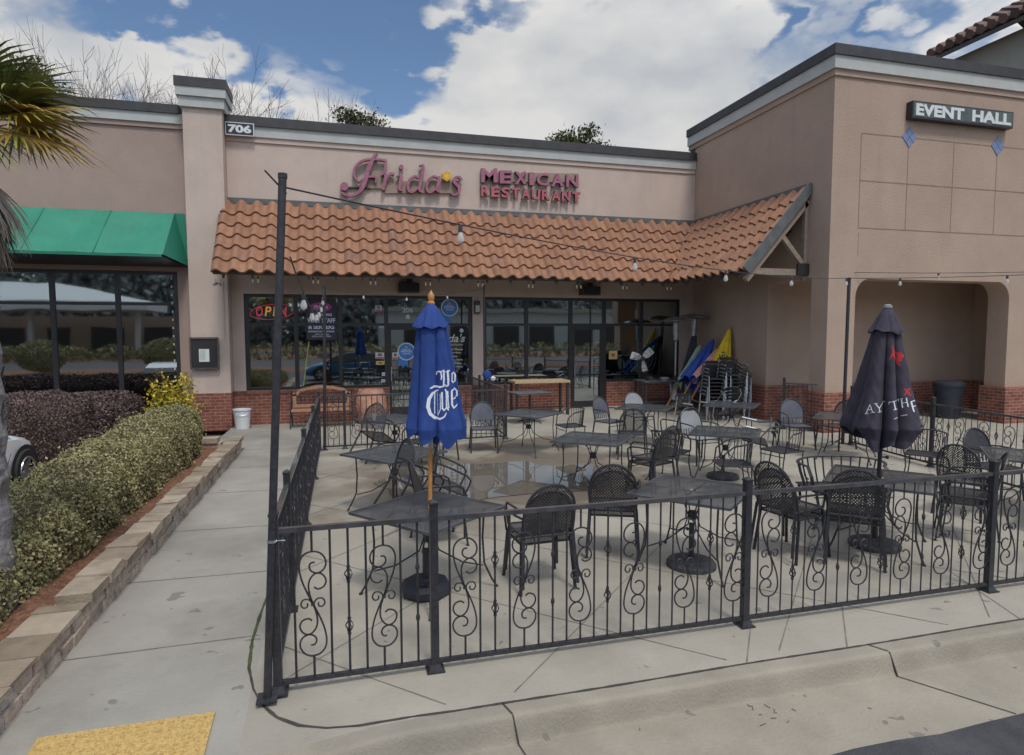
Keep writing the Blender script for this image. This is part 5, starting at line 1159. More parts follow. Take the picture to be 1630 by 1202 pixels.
# ---------------------------------------------------------------- palm at the left edge
pt = thing('fan_palm', 'fan palm with yellowing fronds and a grey dead skirt at the left edge', 'palm tree', (-2.62, 5.45, .1))
b = MB(); pr = []
for i in range(25):
    z = i*.155; r_ = .175-.02*(i/26)+(.022 if i % 2 else -.004); pr.append((r_, z))
b.lathe(pr, (0, 0, 0), 18)
for i in range(90):
    a = random.uniform(0, 6.28); z = random.uniform(.1, 3.6); r_ = .168-.015*z/4; w = .07
    b.add([(r_*math.cos(a-.22), r_*math.sin(a-.22), z), (r_*math.cos(a+.22), r_*math.sin(a+.22), z), ((r_+.035)*math.cos(a+.1), (r_+.035)*math.sin(a+.1), z+.13), ((r_+.035)*math.cos(a-.1), (r_+.035)*math.sin(a-.1), z+.13)], [(0, 1, 2, 3)])
b.build('trunk', M['bark'], pt)
def frond(az, el, Lp, Lf, m, droop=.35, n=27, spread=1.9, seed=0, parent=pt, base=(0, 0, 4.08), roll=0):
    Lp *= .70; Lf *= .68; base = (base[0], base[1], base[2]-.40); r_ = random.Random(seed); d = Vector((math.cos(az)*math.cos(el), math.sin(az)*math.cos(el), math.sin(el))); sd = Vector((-math.sin(az), math.cos(az), 0)); up = sd.cross(d)*-1
    sd2 = sd*math.cos(roll)+up*math.sin(roll); up = up*math.cos(roll)-sd*math.sin(roll); sd = sd2
    b = MB(); base = Vector(base); P = []
    for i in range(6):
        t = i/5; P.append(base+d*Lp*t+Vector((0, 0, -droop*.18*t*t*Lp)))
    b.tube(P, [.02, .015, .012, .010, .009, .008], 5); h = P[-1]
    for i in range(n):
        a = -spread+2*spread*i/(n-1)+r_.uniform(-.03, .03); q = d*math.cos(a)+sd*math.sin(a); l_ = Lf*(.72+.28*math.cos(a*.7))*r_.uniform(.88, 1.06)
        wd = .020; side = q.cross(up).normalized(); pts = []; K = 6
        for k in range(K+1):
            t = k/K; p = h+q*l_*t+up*(.05*math.sin(t*3))*l_+Vector((0, 0, -droop*(t**2.2)*l_*(1+.4*r_.random()))); w = wd*(.45+1.3*t if t < .35 else (1.0-(t-.35)/.65)*.9+.06)
            pts += [p-side*w, p+up*w*.35, p+side*w]
        b.add([tuple(p) for p in pts], [(3*k+j, 3*k+j+1, 3*k+j+4, 3*k+j+3) for k in range(K) for j in range(2)])
    o = b.build('frond', m, parent); return o
rr_ = random.Random(11)
vis = [(.05, .55, .55, .85, 'palm_green', .12), (-.25, .30, .62, .88, 'palm_green', .2), (-.1, .16, .58, .78, 'palm_yellow', .08), (-.45, .05, .58, .78, 'palm_yellow', .15), (.15, -.08, .58, .78, 'palm_yellow', .22), (-.8, .6, .55, .8, 'palm_green', .15), (.5, .25, .55, .8, 'palm_green', .25), (-1.2, .2, .6, .8, 'palm_green', .3), (-.25, -.22, .6, .72, 'palm_yellow', .22)]
for i, (az, el, lp, lf, m_, dr) in enumerate(vis): frond(az, el, lp, lf, M[m_], dr, seed=i, roll=rr_.uniform(-.5, .5))
for i in range(9): frond(rr_.uniform(1.0, 5.6), rr_.uniform(-.3, 1.3), .55, .85, M['palm_green' if rr_.random() < .7 else 'palm_yellow'], rr_.uniform(.15, .4), seed=50+i, roll=rr_.uniform(-.4, .4))
for i in range(22): frond(rr_.uniform(-3.14, 3.14), rr_.uniform(-1.4, -1.0), .28, .6, M['palm_dead'], .35, n=26, spread=.95, seed=90+i, base=(0, 0, 3.85-.2*rr_.random()))
for i in range(6): frond(rr_.uniform(-.9, .7), rr_.uniform(-1.25, -.8), .30, .58, M['palm_dead'], .35, n=26, spread=.8, seed=190+i, base=(0, 0, 3.9-.2*rr_.random()))

# ---------------------------------------------------------------- trees behind the roofs
def bare_tree(label, x, y, h, seed, spread=.5, g='leafless trees behind the roofline'):
    t = thing('bare_tree', label, 'tree', (x, y, 0), 0, g); r_ = random.Random(seed); tb = MB(); cb = MB()
    def grow(p, d, l_, r0, lv):
        q = p+d*l_; mid = p+d*l_*.5+Vector((r_.gauss(0, .07), r_.gauss(0, .07), 0))*l_
        (tb if lv < 1 else cb).tube([p, mid, q], [r0, r0*.84, r0*.68], 5 if lv < 2 else 3, False)
        if lv >= 6 or (lv > 2 and r_.random() < .16): return
        for k in range(2 if lv else 5):
            a = r_.uniform(0, 6.28); e = spread*r_.uniform(.5, 1.5)*1.25; o = d.orthogonal().normalized(); o2 = d.cross(o)
            nd_ = (d*math.cos(e)+(o*math.cos(a)+o2*math.sin(a))*math.sin(e)+Vector((0, 0, .05))).normalized(); grow(q, nd_, l_*r_.uniform(.6, .86), r0*.6, lv+1)
        if lv > 0: grow(q, (d+Vector((r_.gauss(0, .1), r_.gauss(0, .1), .1))).normalized(), l_*.8, r0*.7, lv+1)
    grow(Vector((0, 0, 0)), Vector((0, 0, 1)), h*.40, .20, 0)
    k_ = h/max(v[2] for v in cb.v)
    for q_ in (tb, cb): q_.v = [(v[0]*k_*.8, v[1]*k_*.8, v[2]*k_) for v in q_.v]
    tb.build('trunk', M['bare'], t); cb.build('crown', M['bare'], t)
bare_tree('leafless tree showing between the palm fronds and the second bare crown', -13.2, 38, 16.4, 1)
bare_tree('wide leafless tree centred over the left shop roof', -10.3, 38.5, 16.4, 2)
bare_tree('leafless tree just left of the pilaster cap', -8.3, 38, 16.3, 3)
bare_tree('leafless tree just right of the pilaster cap', -6.2, 39, 16.7, 4)
bare_tree('thin leafless tree over the 706 plate side of the roofline', -2.2, 38, 15.8, 6, .36)
def evergreen(label, x, y, h, w, seed):
    t = thing('evergreen_tree', label, 'tree', (x, y, 0), 0, 'evergreens behind the roofline'); r_ = random.Random(seed); tb = MB(); tb.tube([(0, 0, 0), (0, 0, h*.5), (0, 0, h*.93)], [.28, .2, .06], 7)
    P = []
    for k in range(46):
        a = r_.uniform(0, 6.28); rr = w*math.sqrt(r_.random()); z = h*.62+(h*.36)*(1-(rr/w)**2)*r_.uniform(.55, 1.02); c = (rr*math.cos(a), rr*math.sin(a), z); tb.tube([(0, 0, z-1.2), c], [.05, .02], 4)
        for _ in range(260): P.append((c[0]+r_.gauss(0, .42), c[1]+r_.gauss(0, .42), c[2]+r_.gauss(0, .24)))
    tb.build('trunk', M['bare'], t); leaves('crown', P, .22, M['pine'], t, .5, .4)
evergreen('dark evergreen crown behind the roof above the Frida lettering', 1.1, 38, 15.7, 3.2, 1)
evergreen('dark evergreen crown behind the roof near the event hall', 14.4, 38, 15.6, 2.8, 2)
evergreen('dark evergreen half hidden behind the palm fronds', -14.6, 37, 16.2, 1.5, 3)

# ---------------------------------------------------------------- bench, barrel, bucket, menu case
bn = thing('garden_bench', 'garden bench with tan timber frame and black iron lattice back', 'bench', (-.50, 15.85, 0))
b = MB()
for k in range(4): b.box(-.70, .70, -.25+k*.115, -.25+k*.115+.095, .40, .425)
b.build('seat', M['bench_wood'], bn)
def btop(x): return .86+.085*math.cos(x*math.pi/1.1) if abs(x) < .55 else .86-.085
b = MB()
xs = frange(-.68, .68, .08)
for a, c in zip(xs, xs[1:]): b.bar((a, .24, btop(a)), (c+.004, .24, btop(c)), .03, .07)
b.box(-.68, .68, .215, .245, .46, .53); b.box(-.68, -.60, .225, .255, .53, .78); b.box(.60, .68, .225, .255, .53, .78)
b.build('back_frame', M['bench_wood'], bn)
b = MB()
for k in range(-6, 7):
    for s_ in (-1, 1):
        x = k*.1; b.tube([(x-.1*s_, .24, .53), (x+.02*s_, .24, .62), (x-.02*s_, .24, .70), (x+.1*s_, .24, .80)], .006, 4)
for k in range(-5, 6): b.tube([(k*.11+.032*math.cos(a), .24, .66+.045*math.sin(a)) for a in [i*math.pi/5 for i in range(11)]], .006, 4)
b.build('lattice', M['black'], bn)
for s_ in (-1, 1):
    b = MB(); b.tube([(s_*.71, -.30, 0), (s_*.71, -.24, .2), (s_*.71, -.26, .42), (s_*.71, -.28, .62), (s_*.71, -.1, .66), (s_*.71, .2, .63), (s_*.71, .26, .60)], .016, 6); b.tube([(s_*.71, .32, 0), (s_*.71, .22, .25), (s_*.71, .24, .45), (s_*.71, .29, .86)], .016, 6); b.tube([(s_*.71, -.24, .2), (s_*.71, 0, .27), (s_*.71, .22, .22)], .012, 5); b.build('end_frame', M['black'], bn, True)
b = MB(); b.tube([(-.7, -.27, .36)]+[(x, -.27, .30-.03*math.cos(x*14)) for x in frange(-.65, .65, .06)]+[(.7, -.27, .36)], .008, 5); b.build('apron', M['black'], bn)
t = thing('wooden_barrel', 'reddish wooden half barrel against the brick beside the first door', 'barrel', (.68, 16.05, 0))
b = MB(); pr = [(.30+.085*math.sin(math.pi*z/.86), z) for z in frange(0, .86, .06)]; b.lathe([(.001, .02)]+pr+[(.27, .86), (.27, .82), (.001, .82)], (0, 0, 0), 32); b.build('staves', M['barrel'], t)
for z in (.10, .76): b = MB(); r_ = .304+.085*math.sin(math.pi*z/.86); b.lathe([(r_, z-.02), (r_+.006, z-.02), (r_+.006, z+.02), (r_, z+.02)], (0, 0, 0), 32); b.build('hoop', M['barrel'], t)
t = thing('plastic_bucket', 'white plastic bucket standing at the foot of the brick base', 'bucket', (-2.33, 16.02, 0))
b = MB(); b.lathe([(.001, .005), (.155, 0), (.195, .44), (.21, .44), (.21, .47), (.195, .47), (.15, .02), (.001, .02)], (0, 0, 0), 28); b.build('shell', M['white_plastic'], t, True)
b = MB(); b.tube([(.205*math.cos(a), -.02-.205*math.sin(a)*.9, .43-.10*math.sin(a)) for a in [math.pi*i/12 for i in range(13)]], .004, 5); b.build('handle', M['alu'], t)
t = thing('menu_case', 'dark wall mounted menu case with one white page on the pilaster', 'menu board', (-3.13, 16.2, 1.8))
b = MB(); b.box(-3.40, -2.84, 16.12, 16.198, 1.46, 2.14); C_(b.build('case', M['frame'], t))
b = MB()
for a, c in (((-3.42, 2.16), (-2.82, 2.16)), ((-2.82, 2.16), (-2.82, 1.44)), ((-2.82, 1.44), (-3.42, 1.44)), ((-3.42, 1.44), (-3.42, 2.16))): b.bar((a[0], 16.11, a[1]), (c[0], 16.11, c[1]), .035)
C_(b.build('frame', mat('menu_frame', (.14, .12, .11), .4, .2, 9, metal=.5), t)); b = MB(); b.box(-3.24, -3.02, 16.108, 16.119, 1.60, 1.90); C_(b.build('page', M['paper'], t))
b = MB()
for k in range(9): b.box(-3.22, -3.22+random.uniform(.10, .17), 16.104, 16.107, 1.86-k*.027, 1.864-k*.027)
C_(b.build('print', M['flash'], t))

# ---------------------------------------------------------------- things on the wall under the eave
for lab, x in (('black box loudspeaker under the eave above the first door', 1.70), ('black box loudspeaker under the eave above the second door', 6.72)):
    t = thing('wall_speaker', lab, 'speaker', (x, 16.4, 3.4), 0, 'loudspeakers under the eave'); b = MB(); b.box(-.26, .26, -.12, .19, -.09, .15); b.build('cabinet', M['frame'], t); b = MB(); b.box(-.23, .23, -.128, -.12, -.06, .12); b.build('grille', M['weave'], t); b = MB(); b.box(-.05, .05, -.05, .05, .15, .26); b.build('bracket', M['black'], t)
t = thing('wall_lantern', 'small dark wall light on the pier between the bays', 'wall light', (3.52, FY-.002, 2.95)); b = MB(); b.box(-.07, .07, -.14, 0, -.17, .17); b.build('body', M['frame'], t); b = MB(); b.box(-.055, .055, -.145, -.14, -.13, .05); b.build('diffuser', M['trim_grey'], t)
t = thing('wall_conduit', 'thin grey conduit running down the pier to the menu case', 'pipe', (-2.68, 16.19, 2)); b = MB(); b.tube([(0, 0, 1.5), (0, 0, .15)], .012, 6); b.build('pipe', M['stucco'], t)
for k, x in enumerate((-2.70, -2.62)):
    t = thing('security_camera', ('left', 'right')[k]+' of two small cameras under the left end of the eave', 'camera', (x, 15.4+.1*k, 3.38), R(-20+40*k), 'cameras under the left end of the eave'); b = MB(); b.tube([(0, 0, .1), (0, 0, .02)], .012, 6); b.build('bracket', M['trim_grey'], t); b = MB(); b.tube([(0, .06, .01), (0, -.08, -.03)], .03, 8); b.build('body', M['pale'], t)

# ---------------------------------------------------------------- signs in the windows
GY = FY+.088
def decal(par, name, m, x0, x1, z0, z1, y=None, txt=None, off=.02, shear=0):
    b = MB(); y = (GY-.02) if y is None else y
    if txt: lettering(b, txt, lambda u, v, d: (x0+u, y-d, z0+v), .001, x1-x0, z1-z0, off, shear, 0)
    else: b.box(x0, x1, y, y+.003, z0, z1)
    return C_(b.build(name, m, par))
def ell(mb, cx, cz, rx, rz, y, n=28, r0=0): 
    if r0:
        V = [(cx+k*rx*math.cos(a), y, cz+k*rz*math.sin(a)) for k in (1, r0) for a in [2*math.pi*i/n for i in range(n)]]; mb.add(V, [(i, (i+1) % n, n+(i+1) % n, n+i) for i in range(n)])
    else: mb.add([(cx+rx*math.cos(a), y, cz+rz*math.sin(a)) for a in [2*math.pi*i/n for i in range(n)]], [tuple(range(n))])
t = thing('neon_open_sign', 'glowing red and amber OPEN sign in the top left pane', 'sign', (-1.65, GY-.03, 2.8))
b = MB(); b.tube([(-1.65+.52*math.cos(a), GY-.03, 2.80+.19*math.sin(a+.25)) for a in [2*math.pi*i/30 for i in range(31)]], .007, 6, False); C_(b.build('ring', M['neon_red'], t))
for ch, x, m_ in (('O', -2.03, 'neon_red'), ('P', -1.83, 'neon_yel'), ('E', -1.64, 'neon_yel'), ('N', -1.47, 'neon_red')): decal(t, 'neon_letter', M[m_], x, x+.16, 2.69, 2.93, GY-.035, ch, .015, .15)
t = thing('hiring_banner', 'dark hiring banner with pink oval in the second pane', 'banner', (-.46, GY-.03, 2.65))
b = MB(); b.box(-.86, -.12, GY-.03, GY-.026, 2.10, 3.14); C_(b.build('sheet', M['banner'], t))
b = MB(); ell(b, -.49, 2.93, .26, .12, GY-.033); C_(b.build('oval', M['pinkoval'], t))
for s_, z, h, w, m_ in (("Frida's", 2.89, .09, .34, 'lav'), ('NOW HIRING', 2.70, .07, .52, 'lav'), ('WAIT STAFF', 2.53, .12, .68, 'lav'), ('& SERVERS', 2.37, .12, .64, 'lav'), ('EXPERIENCE PREFERRED', 2.29, .04, .64, 'lav'), ('APPLY WITHIN', 2.22, .035, .34, 'dim_white'), ('FULL & PART TIME', 2.17, .035, .46, 'dim_white')):
    decal(t, 'banner_text', M[m_], -.49-w/2, -.49+w/2, z, z+h, GY-.034, s_, .035, .2 if z > 2.8 else 0)
for k, (xa, za, xb, zb) in enumerate(((-.80, 2.06, -.96, .93), (-.14, 2.06, .03, .93))):
    t = thing('yellow_strap', ('left', 'right')[k]+' of two thin yellow straps hanging below the hiring banner', 'strap', (xa, GY-.03, za), 0, 'straps below the banner'); b = MB(); b.bar((xa, GY-.03, za), (xb, GY-.03, zb), .022, .006); C_(b.build('webbing', M['rope'], t))
t = thing('street_number', 'white vinyl number 206 above the first door', 'number', (1.68, GY, 2.85)); decal(t, 'numerals', M['dim_white'], 1.55, 1.83, 2.80, 2.93, None, '206', .02); decal(t, 'small_label', M['dim_white'], 1.64, 1.74, 2.64, 2.75)
def badge(lab, x, z, y, s_=1):
    t = thing('round_badge', lab, 'sticker', (x, y, z), 0, 'round blue award stickers')
    b = MB(); b.add([(x-.19*s_, y, z-.1), (x-.02, y, z-.12), (x+.06*s_, y, z-.42*s_), (x-.04*s_, y, z-.36*s_), (x-.10*s_, y, z-.44*s_), (x-.14*s_, y, z-.36*s_), (x-.24*s_, y, z-.38*s_)], [(0, 1, 2, 3, 4, 5, 6)]); C_(b.build('ribbon', M['badge'], t))
    b = MB(); ell(b, x, z, .235*s_, .235*s_, y-.003, r0=.87); C_(b.build('rim', M['dim_white'], t)); b = MB(); ell(b, x, z, .205*s_, .205*s_, y-.004); C_(b.build('disc', M['badge'], t))
    for s2, dz, w, h in (('BEST OF', .03, .2, .035), ('PEOPLES', -.02, .28, .045), ('CHOICE', -.075, .2, .035)): decal(t, 'badge_text', M['lav'], x-w/2*s_, x+w/2*s_, z+dz, z+dz+h, y-.006, s2, .02)
    b = MB(); ell(b, x, z+.11*s_, .035, .03, y-.006); C_(b.build('emblem', M['flower'], t))
badge('round blue sticker with ribbon high in the pane right of the first door', 2.80, 2.94, GY-.02)
badge('round blue sticker with ribbon in the middle of the first door', 1.64, 1.78, FY+.04)
t = thing('window_lettering', 'white Frida window lettering with opening hours right of the first door', 'lettering', (2.9, GY, 2.0))
decal(t, 'name_text', M['dim_white'], 2.42, 3.22, 2.02, 2.24, None, "Frida's", .012, .3); decal(t, 'tagline', M['dim_white'], 2.5, 3.16, 1.93, 1.965, None, 'MEXICAN RESTAURANT', .01)
for k, s_ in enumerate(('Sun-Thurs', '11am-9pm', 'Friday', '11am-10pm', 'Saturday', '11am-10pm')): decal(t, 'hours_text', M['dim_white'], 2.74, 2.74+.045*len(s_), 1.80-k*.095, 1.855-k*.095, None, s_, .02)
b = MB(); ell(b, 3.12, 2.33, .06, .06, GY-.021, 6); C_(b.build('flower', M['dim_white'], t))
for lab, x0, x1, z0, z1, m_, y in (('white and red notice in the pane left of the first door, upper of two', .84, 1.06, 1.60, 1.76, 'dim_white', None), ('pale yellow notice in the pane left of the first door, below the red one', .85, 1.07, 1.44, 1.54, 'sticker_yel', None),
      ('small white sticker at the top right corner of the lower third pane', .95, 1.07, 2.40, 2.44, 'dim_white', None), ('pink edged notice on the left of the first door glass', 1.27, 1.42, 1.58, 1.76, 'dim_white', FY+.04), ('small red framed sticker at the right of the first door glass', 1.93, 2.06, 1.36, 1.56, 'sticker_red', FY+.04),
      ('small pale sticker beside the first door frame, upper of two', 1.0, 1.08, 1.15, 1.24, 'lav', None), ('small pale sticker beside the first door frame, lower of two', .98, 1.08, .98, 1.06, 'lav', None), ('yellow square notice with a purple centre right of the second door', 7.42, 7.68, 1.50, 1.74, 'sticker_yel', None),
      ('round white seal high in the third pane from the left', .86, 1.02, 2.84, 2.98, 'dim_white', None)):
    t = thing('window_notice', lab, 'notice', ((x0+x1)/2, y or GY, z0), 0, 'notices stuck to the glass'); decal(t, 'sheet', M[m_], x0, x1, z0, z1, y)
    yy = (y or GY-.02)-.003; w = x1-x0; h = z1-z0
    if h > .12 and m_ == 'dim_white': decal(t, 'red_band', M['sticker_red'], x0+.01, x1-.01, z0+.005, z0+h*.3, yy); decal(t, 'print_block', M['flash'], x0+w*.25, x1-w*.25, z0+h*.45, z0+h*.85, yy)
    elif m_ == 'sticker_yel': decal(t, 'print_block', M['pinkoval' if w > .24 else 'flash'], x0+w*.3, x1-w*.3, z0+h*.3, z0+h*.7, yy)
    else: decal(t, 'print_block', M['flash'], x0+w*.2, x1-w*.2, z0+h*.35, z0+h*.6, yy)

# ---------------------------------------------------------------- poles and string lights
def pole(label, p0, p1, r_, capz=True):
    t = thing('light_pole', label, 'pole', p0, 0, 'thin black poles carrying the string lights'); d = Vector(p1)-Vector(p0)
    b = MB(); b.tube([(0, 0, .012), tuple(d)], r_, 12); b.build('shaft', M['black'], t, True); b = MB(); b.lathe([(r_*1.15, -.02), (r_*1.15, .01), (.001, .015)], tuple(d), 12); b.build('cap', M['black'], t)
    b = MB(); b.box(-.06, .06, -.06, .06, 0, .012); b.build('base_plate', M['black'], t); return t
P1 = (-.49, 3.99, 0); P1T = (-.325, 4.10, 3.21)
t = pole('tall black pole strapped to the front left corner of the fence', P1, P1T, .024)
b = MB(); b.lathe([(.029, -.008), (.029, .008)], (.05, .035, .98), 12); b.tube([(.08, .03, .98), (.13, .01, .985)], .004, 4); b.build('cable_tie', M['alu'], t)
pole('thin black pole at the back left corner of the patio fence', (-.36, 12.55, 0), (-.30, 12.55, 3.16), .03)
pole('thin black pole on the fence between the two window bays', (3.42, 15.2, 0), (3.42, 15.2, 3.42), .022)
P2T = (9.52, 10.1, 3.30)
pole('thin black pole beside the brick column left of the black umbrella', (9.50, 10.1, gz(9.5, 10)), P2T, .032)
def string(label, a, c, sag, bulbs, big=1, cat='string lights', r_=.006):
    t = thing('string_light', label, cat, a, 0, 'festoon strings over the patio'); a = Vector(a); c = Vector(c); f = lambda s_: (c-a)*s_+Vector((0, 0, -4*sag*s_*(1-s_)))
    b = MB(); b.tube([f(i/40) for i in range(41)], r_, 5); b.build('cable', M['black'], t)
    for s_ in bulbs:
        p = f(s_); b = MB(); b.lathe([(.012, 0), (.017*big, -.01), (.017*big, -.055*big), (.001, -.055*big)], tuple(p), 8); o = b.build('socket', M['black'], t, True)
        b = MB(); b.lathe([(.013*big, -.055*big), (.020*big, -.075*big), (.030*big, -.105*big), (.026*big, -.13*big), (.001, -.145*big)], tuple(p), 10); b.build('bulb', M['bulb'], o, True)
string('long festoon string from the corner pole across the patio to the pole by the column', (P1T[0], P1T[1], 3.14), P2T, .16, [.125, .34, .53, .735, .985])
string('festoon string from the corner pole back along the side fence', (P1T[0]+.03, P1T[1], 2.72), (-.30, 12.55, 3.14), .38, [.16, .34, .48, .6, .72, .84], .95)
string('festoon string from the back corner pole along the eave to the fence pole', (-.30, 12.55, 3.12), (3.42, 15.2, 3.36), .16, [.2, .45, .72], .8)
string('festoon string from the column pole towards the street at the right', P2T, (13.6, 4.3, 3.35), .12, [.12, .34, .6, .85])
string('second festoon string running right from the tiled roof bracket', (9.95, 11.9, 3.62), (15.5, 7.2, 3.45), .10, [.35, .6, .85])
string('short festoon tail knotted at the top of the corner pole', (P1T[0]-.10, P1T[1]-.01, 3.23), (P1T[0]+.02, P1T[1], 3.10), 0, [])
for i, x in enumerate(frange(-1.95, 8.4, 1.28)):
    for k in (0, 1):
        t = thing('eave_bulb', 'small pale bulb of a pair hanging from the tiled eave edge', 'light bulb', (x+.05+k*.11, 15.22, 3.52), 0, 'paired bulbs along the tiled eave')
        b = MB(); b.lathe([(.016, .03), (.02, .0), (.018, -.03), (.001, -.03)], (0, 0, 0), 8); b.build('socket', M['soffit'], t)
        b = MB(); b.lathe([(.016, -.03), (.024, -.06), (.022, -.11), (.001, -.125)], (0, 0, 0), 8); b.build('bulb', mat('warm_bulb', (.62, .50, .36), .4, .05) if (i, k) == (0, 0) else bpy.data.materials['warm_bulb'], t, True)

# ---------------------------------------------------------------- heaters, fan, leaning umbrellas, bin
def heater(label, x, y, h, r_=.42, tilt=0):
    t = thing('patio_heater', label, 'patio heater', (x, y, gz(x, y)), 0, 'steel patio heaters'); t.rotation_euler = (0, R(tilt), 0)
    b = MB(); b.tube([(0, 0, .75), (0, 0, h-.62)], .03, 10); b.build('pole', M['glow'], t, True)
    b = MB(); b.lathe([(.23, 0), (.24, .03), (.16, .06), (.15, .7), (.10, .76), (.03, .78)], (0, 0, 0), 20); b.build('base', M['glow'], t, True)
    b = MB(); b.lathe([(.035, h-.64), (.075, h-.60), (.085, h-.35), (.09, h-.12), (.06, h-.10)], (0, 0, 0), 18); b.build('burner', M['glow'], t, True)
    b = MB(); b.lathe([(r_, h-.09), (r_*.96, h-.06), (r_*.6, h-.0), (r_*.25, h+.035), (.001, h+.045)], (0, 0, 0), 28); b.build('hood', M['glow'], t, True)
heater('steel patio heater with level hood in front of the right window end', 8.92, 15.55, 2.52)
heater('taller steel patio heater with tilted hood beside the side wall', 9.48, 15.75, 2.62, .42, 3)
t = thing('pedestal_fan', 'large pedestal fan with three pale blades by the right window', 'fan', (8.12, 16.05, gz(8, 16)))
cz_ = 1.40
for k, a in enumerate((R(165), R(40), R(-78))):
    b = MB(); d = Vector((math.cos(a), 0, math.sin(a))); q = Vector((-math.sin(a), 0, math.cos(a))); c = Vector((0, -.1, cz_))
    vs = []
    for l_, w, tw_ in ((.06, .05, .04), (.16, .09, .05), (.34, .105, .03), (.37, .09, .02)):
        for s_ in (-1, 1): vs.append(c+d*l_+q*w*s_+Vector((0, tw_*s_, 0)))
    b.add([tuple(v) for v in vs], [(2*i, 2*i+1, 2*i+3, 2*i+2) for i in range(3)]); b.build('blade', M['white_plastic' if k == 0 else 'trim_grey'], t)
b = MB(); b.tube([(0, -.14, cz_), (0, .12, cz_)], .05, 12); b.build('motor', M['black'], t)
b = MB()
for rr in (.16, .28, .41): b.tube([(rr*math.cos(a), -.16 if rr < .4 else -.1, cz_+rr*math.sin(a)) for a in [2*math.pi*i/28 for i in range(29)]], .005, 4, False)
for k in range(16): a = k*math.pi/8; b.tube([(.05*math.cos(a), -.17, cz_+.05*math.sin(a)), (.41*math.cos(a), -.1, cz_+.41*math.sin(a))], .003, 4)
b.build('cage', M['black'], t); b = MB(); b.tube([(0, .05, .03), (0, .05, cz_)], .022, 8); b.lathe([(.26, 0), (.25, .03), (.03, .05)], (0, .05, 0), 18); b.build('stand', M['black'], t)
def leaner(label, foot, top, m_, Lc, r_, wood='wood', marks=None, seed=1):
    foot = Vector(foot); top = Vector(top); d = (top-foot); Lg = d.length
    t = thing('leaning_umbrella', label, 'umbrella', foot, 0, 'closed umbrellas leaning in the corner'); t.rotation_euler = d.to_track_quat('Z', 'Y').to_euler()
    b = MB(); b.tube([(0, 0, 0), (0, 0, Lg-.03)], .02, 8); b.build('pole', M[wood], t, True)
    lc_ = t.rotation_euler.to_quaternion().inverted() @ (Vector((0, 0, 2.25))-foot); fa = math.atan2(lc_.y, lc_.x)
    mk = (lambda s_, z: strokemask(s_, z, [[(a_, Lg-Lc*.62+b_, .012), (a_+c_, Lg-Lc*.62+e_, .010)] for a_, b_, c_, e_ in marks])) if marks else None
    canopy('canopy', [(Lg-.02, .03), (Lg-.12, .07), (Lg-Lc*.5, r_*.8), (Lg-Lc*.85, r_*1.2), (Lg-Lc, r_*1.3)], 6, .4, t, [M[m_], M['navy']], mk, seed, fa, 200, 150, .05)
    b = MB(); b.lathe([(.02, Lg-.03), (.028, Lg), (.01, Lg+.05), (.001, Lg+.06)], (0, 0, 0), 8); b.build('finial', M[wood], t)
leaner('yellow closed umbrella with dark writing leaning on the side wall', (9.30, 14.45, .12), (9.98, 14.62, 2.36), 'yellow_cloth', 1.32, .21, seed=2, marks=[(-.10, .05, .04, -.06), (-.08, -.04, .06, .05), (-.02, .02, .05, .07), (.03, -.03, .0, .09), (.05, .0, .06, .02), (.08, .05, .03, -.07), (-.06, .12, .1, .13), (.0, -.1, .08, -.08), (-.12, -.08, .05, -.12)])
leaner('navy blue closed umbrella leaning in the corner beside the yellow one', (8.30, 14.55, .12), (9.82, 15.1, 2.08), 'blue2', 1.5, .22, seed=3)
leaner('salmon pink closed umbrella leaning below the yellow one', (8.30, 14.1, .12), (9.78, 14.85, 1.82), 'pink_cloth', 1.15, .20, seed=4)
leaner('pale green closed umbrella leaning left of the navy one', (8.25, 15.0, .12), (9.62, 15.45, 1.9), 'green_cloth', 1.4, .075, seed=5)
leaner('black closed umbrella standing behind the navy one in the corner', (9.2, 15.5, .12), (9.62, 15.75, 2.28), 'dark_canvas', 1.3, .16, seed=6)
leaner('dark closed umbrella with a pale timber pole standing below the stacks', (8.75, 13.6, .12), (9.15, 14.5, 1.15), 'navy', .7, .14, seed=7)
#leaner('red closed umbrella mostly hidden between the black and green ones', (8.6, 15.6, .12), (9.42, 15.8, 1.75), 'red_print', .8, .07, seed=8)
t = thing('rubbish_bin', 'dark round rubbish bin in the arcade beyond the right fence', 'bin', (14.75, 12.3, .0))
b = MB(); b.lathe([(.24, 0), (.33, .9), (.35, .9), (.35, .95), (.31, .95)], (0, 0, 0), 28); b.build('barrel', M['bin'], t, True); b = MB(); b.lathe([(.345, .95), (.34, .98), (.26, 1.03), (.001, 1.04)], (0, 0, 0), 28); b.build('lid', M['bin'], t, True)
t = thing('cloth_bundle', 'blue and white cloth bundle draped over the short fence', 'cloth', (3.46, 15.1, 1.22))
b = MB(); b.lathe([(.001, -.1), (.09, -.08), (.12, .0), (.09, .09), (.001, .12)], (0, 0, 0), 12, 1, .8); b.build('blue_cloth', M['blue'], t, True); b = MB(); b.lathe([(.001, -.08), (.06, -.05), (.07, .01), (.001, .06)], (.14, -.05, -.07), 10); b.build('white_cloth', M['white_plastic'], t, True)
t = thing('door_wedge', 'grey plastic crate just inside the second door', 'crate', (6.95, 17.1, .17)); b = MB(); b.box(-.16, .16, -.12, .12, 0, .02); b.bar((-.16, -.12, .02), (.16, -.12, .22), .02, .02); b.bar((.16, -.12, 0), (.16, -.12, .22), .02); b.build('frame', M['trim_grey'], t)

